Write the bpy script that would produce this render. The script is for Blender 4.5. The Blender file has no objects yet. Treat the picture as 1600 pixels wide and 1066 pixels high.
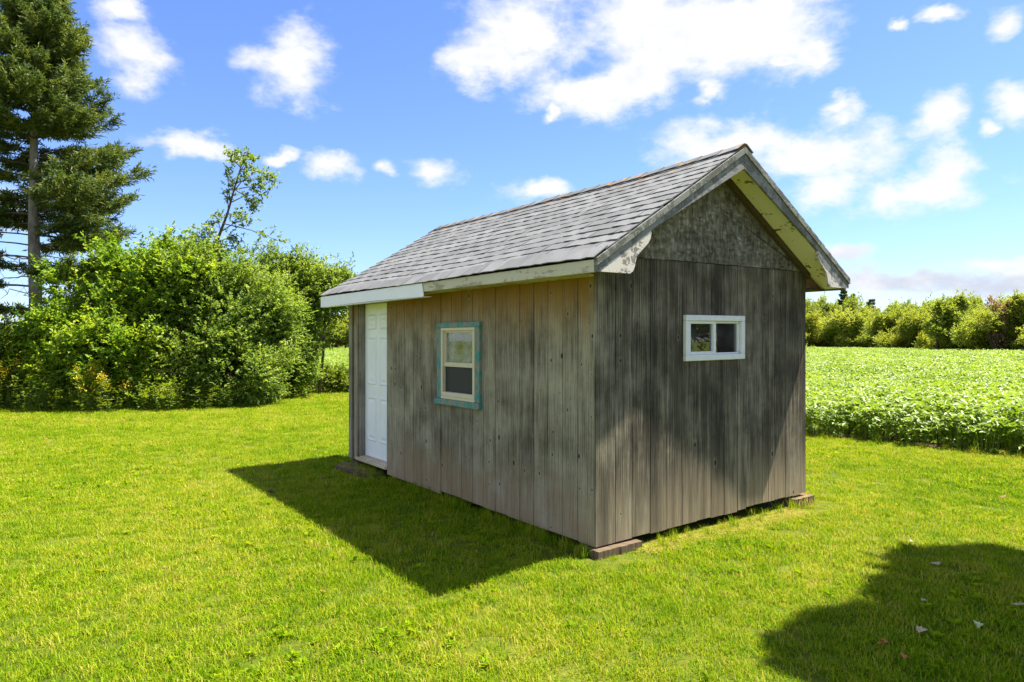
import bpy, math, random
import numpy as np
from mathutils import Vector, Matrix

scene = bpy.context.scene
COL = scene.collection
R = math.radians
RNG = np.random.default_rng(7)
random.seed(7)

# ------------------------------------------------------------------ camera, sky, sun, exposure
CAM_H = 1.73
F_PX, HOR = 1070.73, 531.0            # focal length and horizon row, for a 1600 pixel wide picture
cam_d = bpy.data.cameras.new('camera')
cam_d.sensor_width = 36.0
cam_d.lens = 36.0 * F_PX / 1600.0
cam_d.shift_y = -(533.0 - HOR) / 1600.0
cam_d.clip_start = 0.05
cam_d.clip_end = 3000.0
cam = bpy.data.objects.new('camera', cam_d)
COL.objects.link(cam)
cam.location = (0, 0, CAM_H)
cam.rotation_euler = (R(90), 0, 0)
scene.camera = cam
scene.render.resolution_x, scene.render.resolution_y = 1024, 682

SUN_AZ, SUN_EL = R(20.0), R(62.4)     # azimuth counter-clockwise from +X
SUN_V = Vector((math.cos(SUN_EL) * math.cos(SUN_AZ), math.cos(SUN_EL) * math.sin(SUN_AZ), math.sin(SUN_EL)))
sun_d = bpy.data.lights.new('sun', 'SUN')
sun_d.energy = 5.0
sun_d.angle = R(0.6)
sun_d.color = (1.0, 0.94, 0.82)
sun = bpy.data.objects.new('sun', sun_d)
COL.objects.link(sun)
sun.rotation_euler = SUN_V.to_track_quat('Z', 'Y').to_euler()
sun.location = SUN_V * 60

scene.view_settings.view_transform = 'Standard'
scene.view_settings.look = 'None'
scene.view_settings.exposure = 1.66
scene.view_settings.gamma = 1.0
scene.view_settings.use_curve_mapping = False
scene.render.engine = 'CYCLES'
scene.cycles.max_bounces = 6
scene.cycles.diffuse_bounces = 3
scene.cycles.glossy_bounces = 3
scene.cycles.transmission_bounces = 4
scene.cycles.transparent_max_bounces = 8


class NT:
    """small helper round a node tree"""
    def __init__(self, tree):
        self.t = tree

    def n(self, kind, ins=None, **props):
        nd = self.t.nodes.new(kind)
        for k, v in props.items():
            setattr(nd, k, v)
        if ins:
            for k, v in ins.items():
                s = nd.inputs[k]
                if hasattr(v, 'is_output'):
                    self.t.links.new(v, s)
                else:
                    s.default_value = v
        return nd

    def m(self, op, a, b=0.0, c=None, clamp=False):
        nd = self.n('ShaderNodeMath', operation=op, use_clamp=clamp)
        for i, v in enumerate((a, b, c)):
            if v is None:
                continue
            if hasattr(v, 'is_output'):
                self.t.links.new(v, nd.inputs[i])
            else:
                nd.inputs[i].default_value = v
        return nd.outputs[0]

    def vm(self, op, a, b=(0, 0, 0), scale=None):
        nd = self.n('ShaderNodeVectorMath', operation=op)
        for i, v in enumerate((a, b)):
            if hasattr(v, 'is_output'):
                self.t.links.new(v, nd.inputs[i])
            else:
                nd.inputs[i].default_value = v
        if scale is not None:
            if hasattr(scale, 'is_output'):
                self.t.links.new(scale, nd.inputs['Scale'])
            else:
                nd.inputs['Scale'].default_value = scale
        return nd.outputs['Value'] if op in ('LENGTH', 'DOT_PRODUCT', 'DISTANCE') else nd.outputs[0]

    def ramp(self, fac, stops, interp='LINEAR'):
        nd = self.n('ShaderNodeValToRGB')
        cr = nd.color_ramp
        cr.interpolation = interp
        while len(cr.elements) < len(stops):
            cr.elements.new(0.5)
        for e, (p, c) in zip(cr.elements, stops):
            e.position = p
            e.color = (c[0], c[1], c[2], 1) if hasattr(c, '__len__') else (c, c, c, 1)
        self.t.links.new(fac, nd.inputs[0])
        return nd.outputs[0]

    def sm(self, x, a, b, lo=0.0, hi=1.0):
        nd = self.n('ShaderNodeMapRange', interpolation_type='SMOOTHSTEP')
        self.t.links.new(x, nd.inputs[0])
        for i, v in enumerate((a, b, lo, hi)):
            nd.inputs[i + 1].default_value = v
        return nd.outputs[0]

    def mix(self, f, a, b, blend='MIX'):
        nd = self.n('ShaderNodeMix', data_type='RGBA', blend_type=blend)
        for k, v in ((0, f), (6, a), (7, b)):
            if hasattr(v, 'is_output'):
                self.t.links.new(v, nd.inputs[k])
            elif k == 0:
                nd.inputs[0].default_value = v
            else:
                nd.inputs[k].default_value = (v[0], v[1], v[2], 1)
        return nd.outputs[2]

    def noise(self, vec, scale, detail=4.0, rough=0.55, dist=0.0, dim='3D'):
        nd = self.n('ShaderNodeTexNoise', noise_dimensions=dim)
        self.t.links.new(vec, nd.inputs['Vector'])
        nd.inputs['Scale'].default_value = scale
        nd.inputs['Detail'].default_value = detail
        nd.inputs['Roughness'].default_value = rough
        nd.inputs['Distortion'].default_value = dist
        return nd.outputs[0]


# ---- world: Nishita sky with cumulus clouds laid out by azimuth and elevation
world = bpy.data.worlds.new('World')
scene.world = world
world.use_nodes = True
W = NT(world.node_tree)
world.node_tree.nodes.clear()
sky = W.n('ShaderNodeTexSky', sky_type='NISHITA', sun_disc=False)
sky.sun_elevation = SUN_EL
sky.sun_rotation = math.atan2(SUN_V.x, SUN_V.y)
sky.air_density = 1.0
sky.dust_density = 0.35
sky.ozone_density = 1.6
SKY_STRENGTH = 0.09
tc = W.n('ShaderNodeTexCoord')
direc = W.vm('NORMALIZE', tc.outputs['Generated'])
sp = W.n('ShaderNodeSeparateXYZ', {0: direc})
az = W.m('ARCTAN2', sp.outputs[0], sp.outputs[1])
el = W.m('ARCSINE', sp.outputs[2])
ae = W.n('ShaderNodeCombineXYZ', {0: az, 1: el, 2: 0.0}).outputs[0]
# noise space: direction, stretched a little in elevation
nd_v = W.vm('MULTIPLY', direc, (1.0, 1.0, 1.7))
# warp of the blob outlines
wn = W.n('ShaderNodeTexNoise', {'Vector': nd_v, 'Scale': 9.0, 'Detail': 5.0, 'Roughness': 0.6})
warp = W.vm('SCALE', W.vm('SUBTRACT', wn.outputs['Color'], (0.5, 0.5, 0.5)), scale=0.075)
aew = W.vm('ADD', ae, warp)
CLOUDS = [  # centre x, y and half sizes, degrees of azimuth / elevation come out below
    (1090, 38, 205, 72), (820, 48, 88, 66), (765, 100, 60, 32), (1262, 88, 46, 36), (925, 155, 90, 32), (1000, 125, 60, 46), (1190, 30, 120, 66),
    (462, 100, 56, 52), (208, 95, 62, 52), (195, 8, 40, 24), (290, 226, 92, 22), (520, 262, 52, 28), (672, 270, 46, 28), (605, 268, 20, 18),
    (845, 304, 58, 20), (1150, 225, 120, 40), (1250, 250, 120, 48), (1285, 300, 60, 36), (1308, 175, 32, 22), (1455, 185, 52, 38), (1592, 165, 42, 36),
    (1545, 211, 18, 14), (1440, 300, 100, 34), (1480, 265, 50, 34), (1585, 27, 38, 26), (1475, 14, 46, 13), (1118, 142, 26, 18), (1310, 388, 52, 18),
    (1440, 436, 260, 30), (1570, 406, 90, 12), (20, 332, 60, 30), (860, 186, 16, 12), (430, 240, 26, 12), (1410, 42, 24, 10), (1218, 100, 20, 10)]
blob = None
for (x, y, rx, ry) in CLOUDS:
    dx = (x - 800) / F_PX
    a = math.atan(dx)
    e = math.atan((HOR - y) / F_PX / math.sqrt(1 + dx * dx))
    k = 1.0 / math.sqrt(1 + dx * dx)
    ra, re = rx / F_PX * k * k, ry / F_PX * k
    d = W.vm('LENGTH', W.vm('MULTIPLY', W.vm('SUBTRACT', aew, (a, e, 0)), (1 / ra, 1 / re, 0)))
    v = W.m('SUBTRACT', 1.16, d)
    blob = v if blob is None else W.m('SMOOTH_MAX', blob, v, 0.25)
# away from this side of the sky unseen noise clouds go on, cover raised to add fill light
cov = W.noise(W.vm('MULTIPLY', direc, (1.0, 1.0, 2.2)), 2.6, 3.0, 0.5)
side = W.sm(W.m('MAXIMUM', W.m('ABSOLUTE', az), W.m('ADD', el, 0.12)), 0.68, 0.78)
gen = W.m('MULTIPLY_ADD', cov, 7.0, -3.3)
gen = W.m('MULTIPLY_ADD', side, W.m('ADD', gen, 3.0), -3.0)
field = W.m('MAXIMUM', blob, gen)
fb = W.noise(nd_v, 7.0, 9.0, 0.62, 0.15)
fb2 = W.noise(nd_v, 22.0, 6.0, 0.6)
shape = W.m('MULTIPLY_ADD', W.m('SUBTRACT', fb, 0.5), 2.6, field)
shape = W.m('MULTIPLY_ADD', W.m('SUBTRACT', fb2, 0.5), 1.3, shape)
dens = W.sm(shape, -0.12, 0.95)
above = W.sm(el, 0.0, 0.03)
dens = W.m('MULTIPLY', dens, above)
dens = W.m('MULTIPLY', dens, 0.97)
# thicker parts and the low bank are a little greyer
thick = W.sm(shape, 0.7, 1.9)
gr = W.noise(W.vm('ADD', nd_v, (0.02, 0.0, 0.05)), 9.0, 5.0, 0.55)
grey = W.m('MULTIPLY', thick, W.sm(gr, 0.38, 0.66))
low = W.m('SUBTRACT', 1.0, W.sm(el, 0.06, 0.17))
grey = W.m('MAXIMUM', W.m('MULTIPLY', grey, 0.75), W.m('MULTIPLY', low, W.sm(gr, 0.36, 0.6)))
ccol = W.mix(grey, (3.75, 3.75, 3.85), (2.45, 2.6, 3.0))
hs = W.n('ShaderNodeHueSaturation', {'Hue': 0.5, 'Saturation': 1.04, 'Value': 1.0, 'Color': sky.outputs[0]})
tint = W.mix(1.0, hs.outputs[0], (0.53, 0.612, 0.86), 'MULTIPLY')
final = W.mix(dens, tint, ccol)
bg = W.n('ShaderNodeBackground', {'Color': final, 'Strength': SKY_STRENGTH})
wo = W.n('ShaderNodeOutputWorld', {'Surface': bg.outputs[0]})


# ------------------------------------------------------------------ helpers
def tag(o, label=None, cat=None, group=None, kind=None):
    if label:
        o['label'] = label
    if cat:
        o['category'] = cat
    if group:
        o['group'] = group
    if kind:
        o['kind'] = kind
    return o


def empty(name, loc=(0, 0, 0), rz=0.0):
    o = bpy.data.objects.new(name, None)
    o.empty_display_size = 0.3
    o.location = loc
    o.rotation_euler = (0, 0, rz)
    COL.objects.link(o)
    return o


def link(name, me, mat=None, parent=None, loc=None, rot=None):
    o = bpy.data.objects.new(name, me)
    if mat is not None and me is not None and len(me.materials) == 0:
        me.materials.append(mat)
    COL.objects.link(o)
    if parent is not None:
        o.parent = parent
    if loc is not None:
        o.location = loc
    if rot is not None:
        o.rotation_euler = rot
    return o


class MB:
    """collects polygons for one mesh"""
    def __init__(self, fn=None):
        self.v, self.f, self.fn = [], [], fn

    def add(self, vs, fs):
        b = len(self.v)
        self.v += [tuple(p) for p in vs]
        self.f += [tuple(i + b for i in f) for f in fs]

    def box(self, x0, x1, y0, y1, z0, z1, ch=0.0):
        if ch <= 0:
            vs = [(x0, y0, z0), (x1, y0, z0), (x1, y1, z0), (x0, y1, z0), (x0, y0, z1), (x1, y0, z1), (x1, y1, z1), (x0, y1, z1)]
            fs = [(3, 2, 1, 0), (4, 5, 6, 7), (0, 1, 5, 4), (1, 2, 6, 5), (2, 3, 7, 6), (3, 0, 4, 7)]
            self.add(vs, fs)
        else:  # chamfered box, 24 corners
            bm_box(self, (x0, x1), (y0, y1), (z0, z1), ch)

    def prism(self, poly, axis, a, b):
        """poly in the two other axes (x,z for axis y; y,z for axis x; x,y for axis z), extruded a..b"""
        def p3(p, t):
            return (p[0], t, p[1]) if axis == 'y' else ((t, p[0], p[1]) if axis == 'x' else (p[0], p[1], t))
        n = len(poly)
        vs = [p3(p, a) for p in poly] + [p3(p, b) for p in poly]
        fs = [tuple(range(n)), tuple(range(2 * n - 1, n - 1, -1))]
        fs += [((i + 1) % n, i, n + i, n + (i + 1) % n) for i in range(n)]
        self.add(vs, fs)

    def tube(self, pts, rads, sides=7, cap=True):
        pts = [Vector(p) for p in pts]
        vs, fs = [], []
        up = Vector((0.3, 0.2, 0.93)).normalized()
        for i, p in enumerate(pts):
            t = (pts[min(i + 1, len(pts) - 1)] - pts[max(i - 1, 0)]).normalized()
            a = t.cross(up)
            if a.length < 1e-3:
                a = t.cross(Vector((1, 0, 0)))
            a.normalize()
            b = t.cross(a)
            for k in range(sides):
                w = 2 * math.pi * k / sides
                vs.append(p + (a * math.cos(w) + b * math.sin(w)) * rads[i])
        for i in range(len(pts) - 1):
            for k in range(sides):
                k2 = (k + 1) % sides
                fs.append((i * sides + k, i * sides + k2, (i + 1) * sides + k2, (i + 1) * sides + k))
        if cap:
            fs.append(tuple(range(sides)))
            fs.append(tuple((len(pts) - 1) * sides + k for k in range(sides - 1, -1, -1)))
        self.add(vs, fs)

    def mesh(self, name, smooth=False):
        me = bpy.data.meshes.new(name)
        vs = [self.fn(p) for p in self.v] if self.fn else self.v
        me.from_pydata(vs, [], self.f)
        me.validate()
        import bmesh
        bm = bmesh.new()
        bm.from_mesh(me)
        bmesh.ops.recalc_face_normals(bm, faces=bm.faces)
        bm.to_mesh(me)
        bm.free()
        if smooth:
            me.polygons.foreach_set('use_smooth', [True] * len(me.polygons))
        return me

    def build(self, name, mat, parent=None, smooth=False, loc=None, rot=None):
        return link(name, self.mesh(name, smooth), mat, parent, loc, rot)


def bm_box(mb, X, Y, Z, c):
    import itertools
    ids, vs = {}, []
    for sx, sy, sz in itertools.product((0, 1), repeat=3):
        for ax in range(3):
            p = [X[sx], Y[sy], Z[sz]]
            for k, s in enumerate((sx, sy, sz)):
                if k != ax:
                    p[k] += c if s == 0 else -c
            ids[(sx, sy, sz, ax)] = len(vs)
            vs.append(tuple(p))
    fs = []
    for ax in range(3):           # flat faces
        o = [k for k in range(3) if k != ax]
        for s in (0, 1):
            q = []
            for (i, j) in ((0, 0), (1, 0), (1, 1), (0, 1)):
                t = [0, 0, 0]
                t[ax] = s
                t[o[0]], t[o[1]] = i, j
                q.append(ids[tuple(t) + (ax,)])
            fs.append(tuple(q))
    for ax in range(3):           # edge chamfers along axis ax
        o = [k for k in range(3) if k != ax]
        for (i, j) in itertools.product((0, 1), repeat=2):
            q = []
            for s, order in ((0, (0, 1)), (1, (1, 0))):
                t = [0, 0, 0]
                t[ax] = s
                t[o[0]], t[o[1]] = i, j
                for w in order:
                    q.append(ids[tuple(t) + (o[w],)])
            fs.append(tuple(q))
    for t in itertools.product((0, 1), repeat=3):
        fs.append(tuple(ids[t + (a,)] for a in range(3)))
    mb.add(vs, fs)


def np_mesh(name, verts, tris, mat, var=None):
    me = bpy.data.meshes.new(name)
    nv, nt = len(verts), len(tris)
    me.vertices.add(nv)
    me.vertices.foreach_set('co', np.ascontiguousarray(verts, dtype=np.float32).ravel())
    me.loops.add(nt * 3)
    me.loops.foreach_set('vertex_index', np.ascontiguousarray(tris, dtype=np.int32).ravel())
    me.polygons.add(nt)
    me.polygons.foreach_set('loop_start', np.arange(0, nt * 3, 3, dtype=np.int32))
    me.update(calc_edges=True)
    if var is not None:
        at = me.attributes.new('var', 'FLOAT', 'POINT')
        at.data.foreach_set('value', np.ascontiguousarray(var, dtype=np.float32))
    if mat is not None:
        me.materials.append(mat)
    return me


def unit(a):
    return a / np.maximum(np.linalg.norm(a, axis=-1, keepdims=True), 1e-9)


def leaf_geo(pos, axis, length, width, rng, upbias=1.0, fold=0.25):
    """folded four-point leaves: arrays of base point, axis, length, width"""
    n = len(pos)
    up = np.array([0, 0, upbias]) + rng.normal(0, 0.55, (n, 3))
    side = unit(np.cross(axis, up))
    nor = unit(np.cross(side, axis))
    L, Wd = length[:, None], width[:, None]
    base = pos
    tip = pos + axis * L - nor * L * 0.12
    mid = pos + axis * L * 0.45
    l = mid + side * Wd * 0.5 + nor * Wd * fold
    r = mid - side * Wd * 0.5 + nor * Wd * fold
    v = np.stack([base, l, tip, r], 1).reshape(-1, 3)
    b = np.arange(n)[:, None] * 4
    t = np.concatenate([b + np.array([0, 2, 1]), b + np.array([0, 3, 2])], 1).reshape(-1, 3)
    return v, t


def sprigs(centres, dirs, n_leaf, slen, llen, lwid, rng, spread=0.75, upbias=1.0):
    """each sprig: n_leaf leaves set along a short twig; returns verts, tris, var"""
    ns = len(centres)
    s = np.linspace(0.1, 1.0, n_leaf)[None, :, None]
    sl = rng.uniform(0.6, 1.25, (ns, 1, 1)) * slen
    p = centres[:, None, :] + dirs[:, None, :] * s * sl
    lat = rng.normal(0, 1, (ns, n_leaf, 3))
    lat[..., 2] *= 0.5
    ax = unit(dirs[:, None, :] * 0.6 + unit(lat) * spread)
    p = p.reshape(-1, 3)
    ax = ax.reshape(-1, 3)
    n = len(p)
    k = rng.uniform(0.65, 1.2, n)
    v, t = leaf_geo(p, ax, llen * k, lwid * k * rng.uniform(0.8, 1.2, n), rng, upbias)
    var = np.repeat(np.clip(rng.normal(0.5, 0.22, (ns, 1)) + rng.normal(0, 0.1, (ns, n_leaf)), 0, 1).ravel(), 4)
    return v, t, var


def crown_points(blobs, per, rng, clumps=16, cl_r=0.36, zmin=0.1, fill=0.18):
    """points and outward directions: every blob carries sub-clumps over its surface, so the outline is uneven"""
    P, D = [], []
    for (cx, cy, cz, rx, ry, rz) in blobs:
        rad = np.array([rx, ry, rz])
        c = np.array([cx, cy, cz])
        nc = max(4, int(clumps))
        d = unit(rng.normal(0, 1, (nc, 3)))
        d[:, 2] = np.abs(d[:, 2]) * np.where(rng.random(nc) < 0.25, -0.6, 1)
        cc = c + d * rad * rng.uniform(0.6, 0.98, (nc, 1))
        cr = rng.uniform(0.6, 1.25, nc) * cl_r * rad.mean()
        n = int(per)
        w = rng.integers(0, nc, n)
        dd = unit(rng.normal(0, 1, (n, 3)))
        r = rng.random(n) ** 0.5
        p = cc[w] + dd * (cr[w] * r)[:, None]
        nf = int(n * fill)
        df = unit(rng.normal(0, 1, (nf, 3)))
        pf = c + df * rad * (rng.random((nf, 1)) ** 0.4) * 0.9
        P += [p, pf]
        D += [unit(dd * 0.7 + (p - c) / rad * 0.6 + np.array([0, 0, 0.25])), unit(df + np.array([0, 0, 0.3]))]
    P = np.concatenate(P)
    D = np.concatenate(D)
    ok = P[:, 2] > zmin
    return P[ok], D[ok]


# ------------------------------------------------------------------ materials
def new_mat(name):
    m = bpy.data.materials.new(name)
    m.use_nodes = True
    m.node_tree.nodes.clear()
    T = NT(m.node_tree)
    return m, T


def finish(T, shader, bump=None):
    T.n('ShaderNodeOutputMaterial', {'Surface': shader})


def principled(T, col, rough=0.8, spec=0.3, normal=None, metallic=0.0):
    ins = {'Base Color': col if hasattr(col, 'is_output') else (*col, 1), 'Roughness': rough, 'Metallic': metallic, 'Specular IOR Level': spec}
    if normal is not None:
        ins['Normal'] = normal
    return T.n('ShaderNodeBsdfPrincipled', ins).outputs[0]


def bump(T, h, strength=0.3, dist=0.01):
    return T.n('ShaderNodeBump', {'Height': h, 'Strength': strength, 'Distance': dist}).outputs[0]


def leaf_mat(name, c0, c1, c2, trans=0.35, rough=0.5, spec=0.35, tint=(1.25, 1.2, 0.5), noise_scale=0.6, gloss_boost=None):
    m, T = new_mat(name)
    at = T.n('ShaderNodeAttribute', attribute_name='var')
    geo = T.n('ShaderNodeNewGeometry')
    nz = T.noise(geo.outputs['Position'], noise_scale, 2.0)
    f = T.m('ADD', at.outputs['Fac'], T.m('MULTIPLY', T.m('SUBTRACT', nz, 0.5), 1.0), clamp=True)
    col = T.ramp(f, [(0.0, c0), (0.5, c1), (1.0, c2)])
    p = principled(T, col, rough, spec)
    tcol = T.mix(1.0, col, tint, 'MULTIPLY')
    tr = T.n('ShaderNodeBsdfTranslucent', {'Color': tcol}).outputs[0]
    mx = T.n('ShaderNodeMixShader', {0: trans, 1: p, 2: tr}).outputs[0]
    finish(T, mx)
    return m


def wood_mat(name, dark, mid, light, brown_top=None, brown_bottom=None, top_z=2.25, streak=0.26, knots=0.62, blotch=None, seed=0.0):
    """weathered vertical boards; object space is the shed's own space, z up"""
    m, T = new_mat(name)
    tcn = T.n('ShaderNodeTexCoord')
    oi = T.n('ShaderNodeObjectInfo')
    s = T.n('ShaderNodeSeparateXYZ', {0: tcn.outputs['Object']})
    h = T.m('ADD', s.outputs[0], s.outputs[1])
    hr = T.m('MULTIPLY_ADD', oi.outputs['Random'], 37.0, h)
    z = s.outputs[2]
    v_f = T.n('ShaderNodeCombineXYZ', {0: T.m('MULTIPLY', hr, 125.0), 1: 0.0, 2: T.m('MULTIPLY', z, 2.2)}).outputs[0]
    v_c = T.n('ShaderNodeCombineXYZ', {0: T.m('MULTIPLY', hr, 16.0), 1: 3.0, 2: T.m('MULTIPLY', z, 0.55)}).outputs[0]
    v_b = T.n('ShaderNodeCombineXYZ', {0: T.m('ADD', h, seed), 1: 0.0, 2: T.m('MULTIPLY', z, 0.8)}).outputs[0]
    fine = T.noise(v_f, 1.0, 5.0, 0.65)
    coarse = T.noise(v_c, 1.0, 6.0, 0.6, 0.6)
    patch = T.noise(v_b, 2.4, 6.0, 0.65)
    # cathedral grain rings
    wv = T.n('ShaderNodeTexWave', {'Vector': T.n('ShaderNodeCombineXYZ', {0: T.m('MULTIPLY', hr, 9.0), 1: 0.0, 2: T.m('MULTIPLY', z, 0.7)}).outputs[0],
                                   'Scale': 1.6, 'Distortion': 7.0, 'Detail': 3.0, 'Detail Scale': 1.2}, wave_type='BANDS', bands_direction='X')
    f = T.m('MULTIPLY_ADD', T.m('SUBTRACT', fine, 0.5), 1.75, 0.5)
    f = T.m('MULTIPLY_ADD', T.m('SUBTRACT', coarse, 0.5), 0.75, f)
    f = T.m('MULTIPLY_ADD', T.m('SUBTRACT', wv.outputs['Fac'], 0.5), 0.22, f)
    f = T.m('MULTIPLY_ADD', T.m('SUBTRACT', patch, 0.5), 1.7, f)
    f = T.m('MULTIPLY_ADD', T.m('SUBTRACT', oi.outputs['Random'], 0.5), streak, f)
    col = T.ramp(f, [(0.12, dark), (0.5, mid), (0.92, light)])
    if brown_top is not None:
        zz = T.m('MULTIPLY_ADD', T.m('SUBTRACT', coarse, 0.5), 0.75, z)
        k = T.m('MULTIPLY', T.sm(zz, top_z - 0.62, top_z + 0.04), 0.92)
        bt = T.mix(fine, [c * 0.55 for c in brown_top], [min(1, c * 1.35) for c in brown_top])
        col = T.mix(k, col, bt)
    if brown_bottom is not None:
        zz = T.m('MULTIPLY_ADD', T.m('SUBTRACT', patch, 0.5), 0.9, z)
        k = T.m('MULTIPLY', T.sm(zz, 0.75, 0.1), 0.62)
        col = T.mix(k, col, T.mix(fine, [c * 0.6 for c in brown_bottom], [min(1, c * 1.3) for c in brown_bottom]))
    if blotch is not None:      # dark weathered staining in tall streaks
        vs = T.n('ShaderNodeCombineXYZ', {0: T.m('MULTIPLY', h, 5.0), 1: 8.0, 2: T.m('MULTIPLY', z, 0.45)}).outputs[0]
        st = T.noise(vs, 1.0, 5.0, 0.6)
        col = T.mix(T.m('MULTIPLY', T.sm(st, 0.42, 0.68), blotch[3]), col, T.mix(fine, [c * 0.5 for c in blotch[:3]], [c * 1.4 for c in blotch[:3]]))
    hgt = T.m('MULTIPLY_ADD', coarse, 0.4, fine)
    if knots:
        kv = T.n('ShaderNodeCombineXYZ', {0: T.m('MULTIPLY', hr, 8.0), 1: T.m('MULTIPLY', z, 5.0), 2: 0.0}).outputs[0]
        vo = T.n('ShaderNodeTexVoronoi', {'Vector': kv, 'Scale': 1.0, 'Randomness': 1.0}, voronoi_dimensions='2D')
        sp_c = T.n('ShaderNodeSeparateColor', {0: vo.outputs['Color']})
        on = T.m('GREATER_THAN', sp_c.outputs[0], knots)
        size = T.m('MULTIPLY_ADD', T.m('POWER', sp_c.outputs[1], 3.0), 0.11, 0.035)
        kd = T.m('DIVIDE', vo.outputs['Distance'], size)
        kk = T.m('MULTIPLY', T.sm(kd, 1.15, 0.55), on)
        halo = T.m('MULTIPLY', T.m('MULTIPLY', T.sm(kd, 3.0, 1.2), on), 0.18)
        col = T.mix(halo, col, light)
        col = T.mix(T.m('MULTIPLY', kk, 0.88), col, (0.018, 0.013, 0.010))
        hgt = T.m('SUBTRACT', hgt, T.m('MULTIPLY', kk, 1.2))
    p = principled(T, col, 0.86, 0.18, bump(T, hgt, 0.55, 0.006))
    finish(T, p)
    return m


def peel_mat(name, paint, under, amount=0.5, scale=7.0, stretch=(1, 1, 1), rough=0.6, fleck=None):
    m, T = new_mat(name)
    tcn = T.n('ShaderNodeTexCoord')
    co = T.vm('MULTIPLY', tcn.outputs['Object'], stretch)
    a = T.noise(co, scale, 8.0, 0.68, 0.4)
    b = T.noise(tcn.outputs['Object'], scale * 5, 4.0, 0.6)
    f = T.m('MULTIPLY_ADD', T.m('SUBTRACT', b, 0.5), 0.35, a)
    k = T.sm(f, 1.0 - amount - 0.02, 1.0 - amount + 0.03)
    u = T.mix(b, [c * 0.6 for c in under], [min(1, c * 1.4) for c in under])
    pv = T.mix(T.noise(co, 3.0, 3.0), [c * 0.82 for c in paint], paint)
    col = T.mix(k, pv, u)
    if fleck is not None:
        q = T.noise(tcn.outputs['Object'], 55.0, 2.0)
        col = T.mix(T.sm(q, 0.66, 0.72), col, fleck)
    p = principled(T, col, rough, 0.3, bump(T, T.m('SUBTRACT', T.m('MULTIPLY', b, 0.3), k), 0.5, 0.003))
    finish(T, p)
    return m


M = {}
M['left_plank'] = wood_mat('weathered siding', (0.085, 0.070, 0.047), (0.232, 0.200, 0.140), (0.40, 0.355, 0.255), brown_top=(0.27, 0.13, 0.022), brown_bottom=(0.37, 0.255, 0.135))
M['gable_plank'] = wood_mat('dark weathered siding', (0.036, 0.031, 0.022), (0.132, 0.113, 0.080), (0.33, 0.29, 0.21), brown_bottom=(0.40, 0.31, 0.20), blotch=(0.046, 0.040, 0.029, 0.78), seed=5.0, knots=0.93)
M['post'] = wood_mat('weathered post', (0.10, 0.088, 0.066), (0.22, 0.195, 0.15), (0.34, 0.31, 0.25), knots=False)
M['threshold'] = wood_mat('pale worn timber', (0.36, 0.28, 0.17), (0.56, 0.46, 0.30), (0.68, 0.58, 0.42), knots=False)


def simple(name, col, rough=0.6, spec=0.4, var=0.15, scale=12.0, bmp=0.1):
    m, T = new_mat(name)
    tcn = T.n('ShaderNodeTexCoord')
    nz = T.noise(tcn.outputs['Object'], scale, 5.0, 0.6)
    c = T.mix(nz, [x * (1 - var) for x in col], [min(1, x * (1 + var)) for x in col])
    finish(T, principled(T, c, rough, spec, bump(T, nz, bmp, 0.003)))
    return m


M['dark_in'] = simple('raw framing', (0.10, 0.075, 0.05), 0.9, 0.1)
M['white_vinyl'] = simple('white vinyl', (0.78, 0.79, 0.77), 0.4, 0.45, 0.14, 14, 0.04)
M['beige_vinyl'] = simple('beige painted frame', (0.62, 0.54, 0.38), 0.5, 0.4, 0.10, 20)
M['door'] = simple('white painted door', (0.86, 0.86, 0.86), 0.45, 0.4, 0.09, 5, 0.05)
M['cover'] = simple('white fascia cover', (0.88, 0.85, 0.89), 0.4, 0.5, 0.06, 5, 0.05)
M['teal'] = peel_mat('peeling teal paint', (0.05, 0.27, 0.25), (0.24, 0.23, 0.19), 0.505, 14.0, (1, 1, 0.6))
M['fascia'] = peel_mat('peeling cream board', (0.62, 0.56, 0.43), (0.36, 0.29, 0.20), 0.47, 4.0, (1, 0.5, 2.5))
M['rake'] = peel_mat('grey weathered board', (0.27, 0.27, 0.265), (0.15, 0.148, 0.14), 0.52, 5.0, (1, 1, 1), 0.85)
M['rake_strip'] = peel_mat('grey green trim strip', (0.24, 0.245, 0.22), (0.11, 0.115, 0.095), 0.5, 8.0, (1, 1, 1), 0.85)
M['bracket'] = peel_mat('peeling white bracket', (0.68, 0.63, 0.56), (0.22, 0.20, 0.18), 0.46, 10.0, (1, 1, 1), 0.7, (0.30, 0.12, 0.08))
M['soffit'] = peel_mat('peeling cream soffit', (0.84, 0.79, 0.68), (0.09, 0.07, 0.045), 0.40, 5.0, (1.0, 0.45, 1.0), 0.7)
M['ledger'] = simple('brown stained batten', (0.085, 0.06, 0.035), 0.85, 0.15, 0.4, 20)
M['rust_box'] = simple('reddish brown stained board', (0.20, 0.115, 0.07), 0.8, 0.2, 0.45, 14, 0.3)
M['screen'] = simple('dark insect screen', (0.035, 0.034, 0.034), 0.6, 0.3, 0.2, 60)
M['soil'] = simple('bare soil', (0.09, 0.06, 0.035), 0.95, 0.1, 0.4, 9, 0.6)


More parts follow.
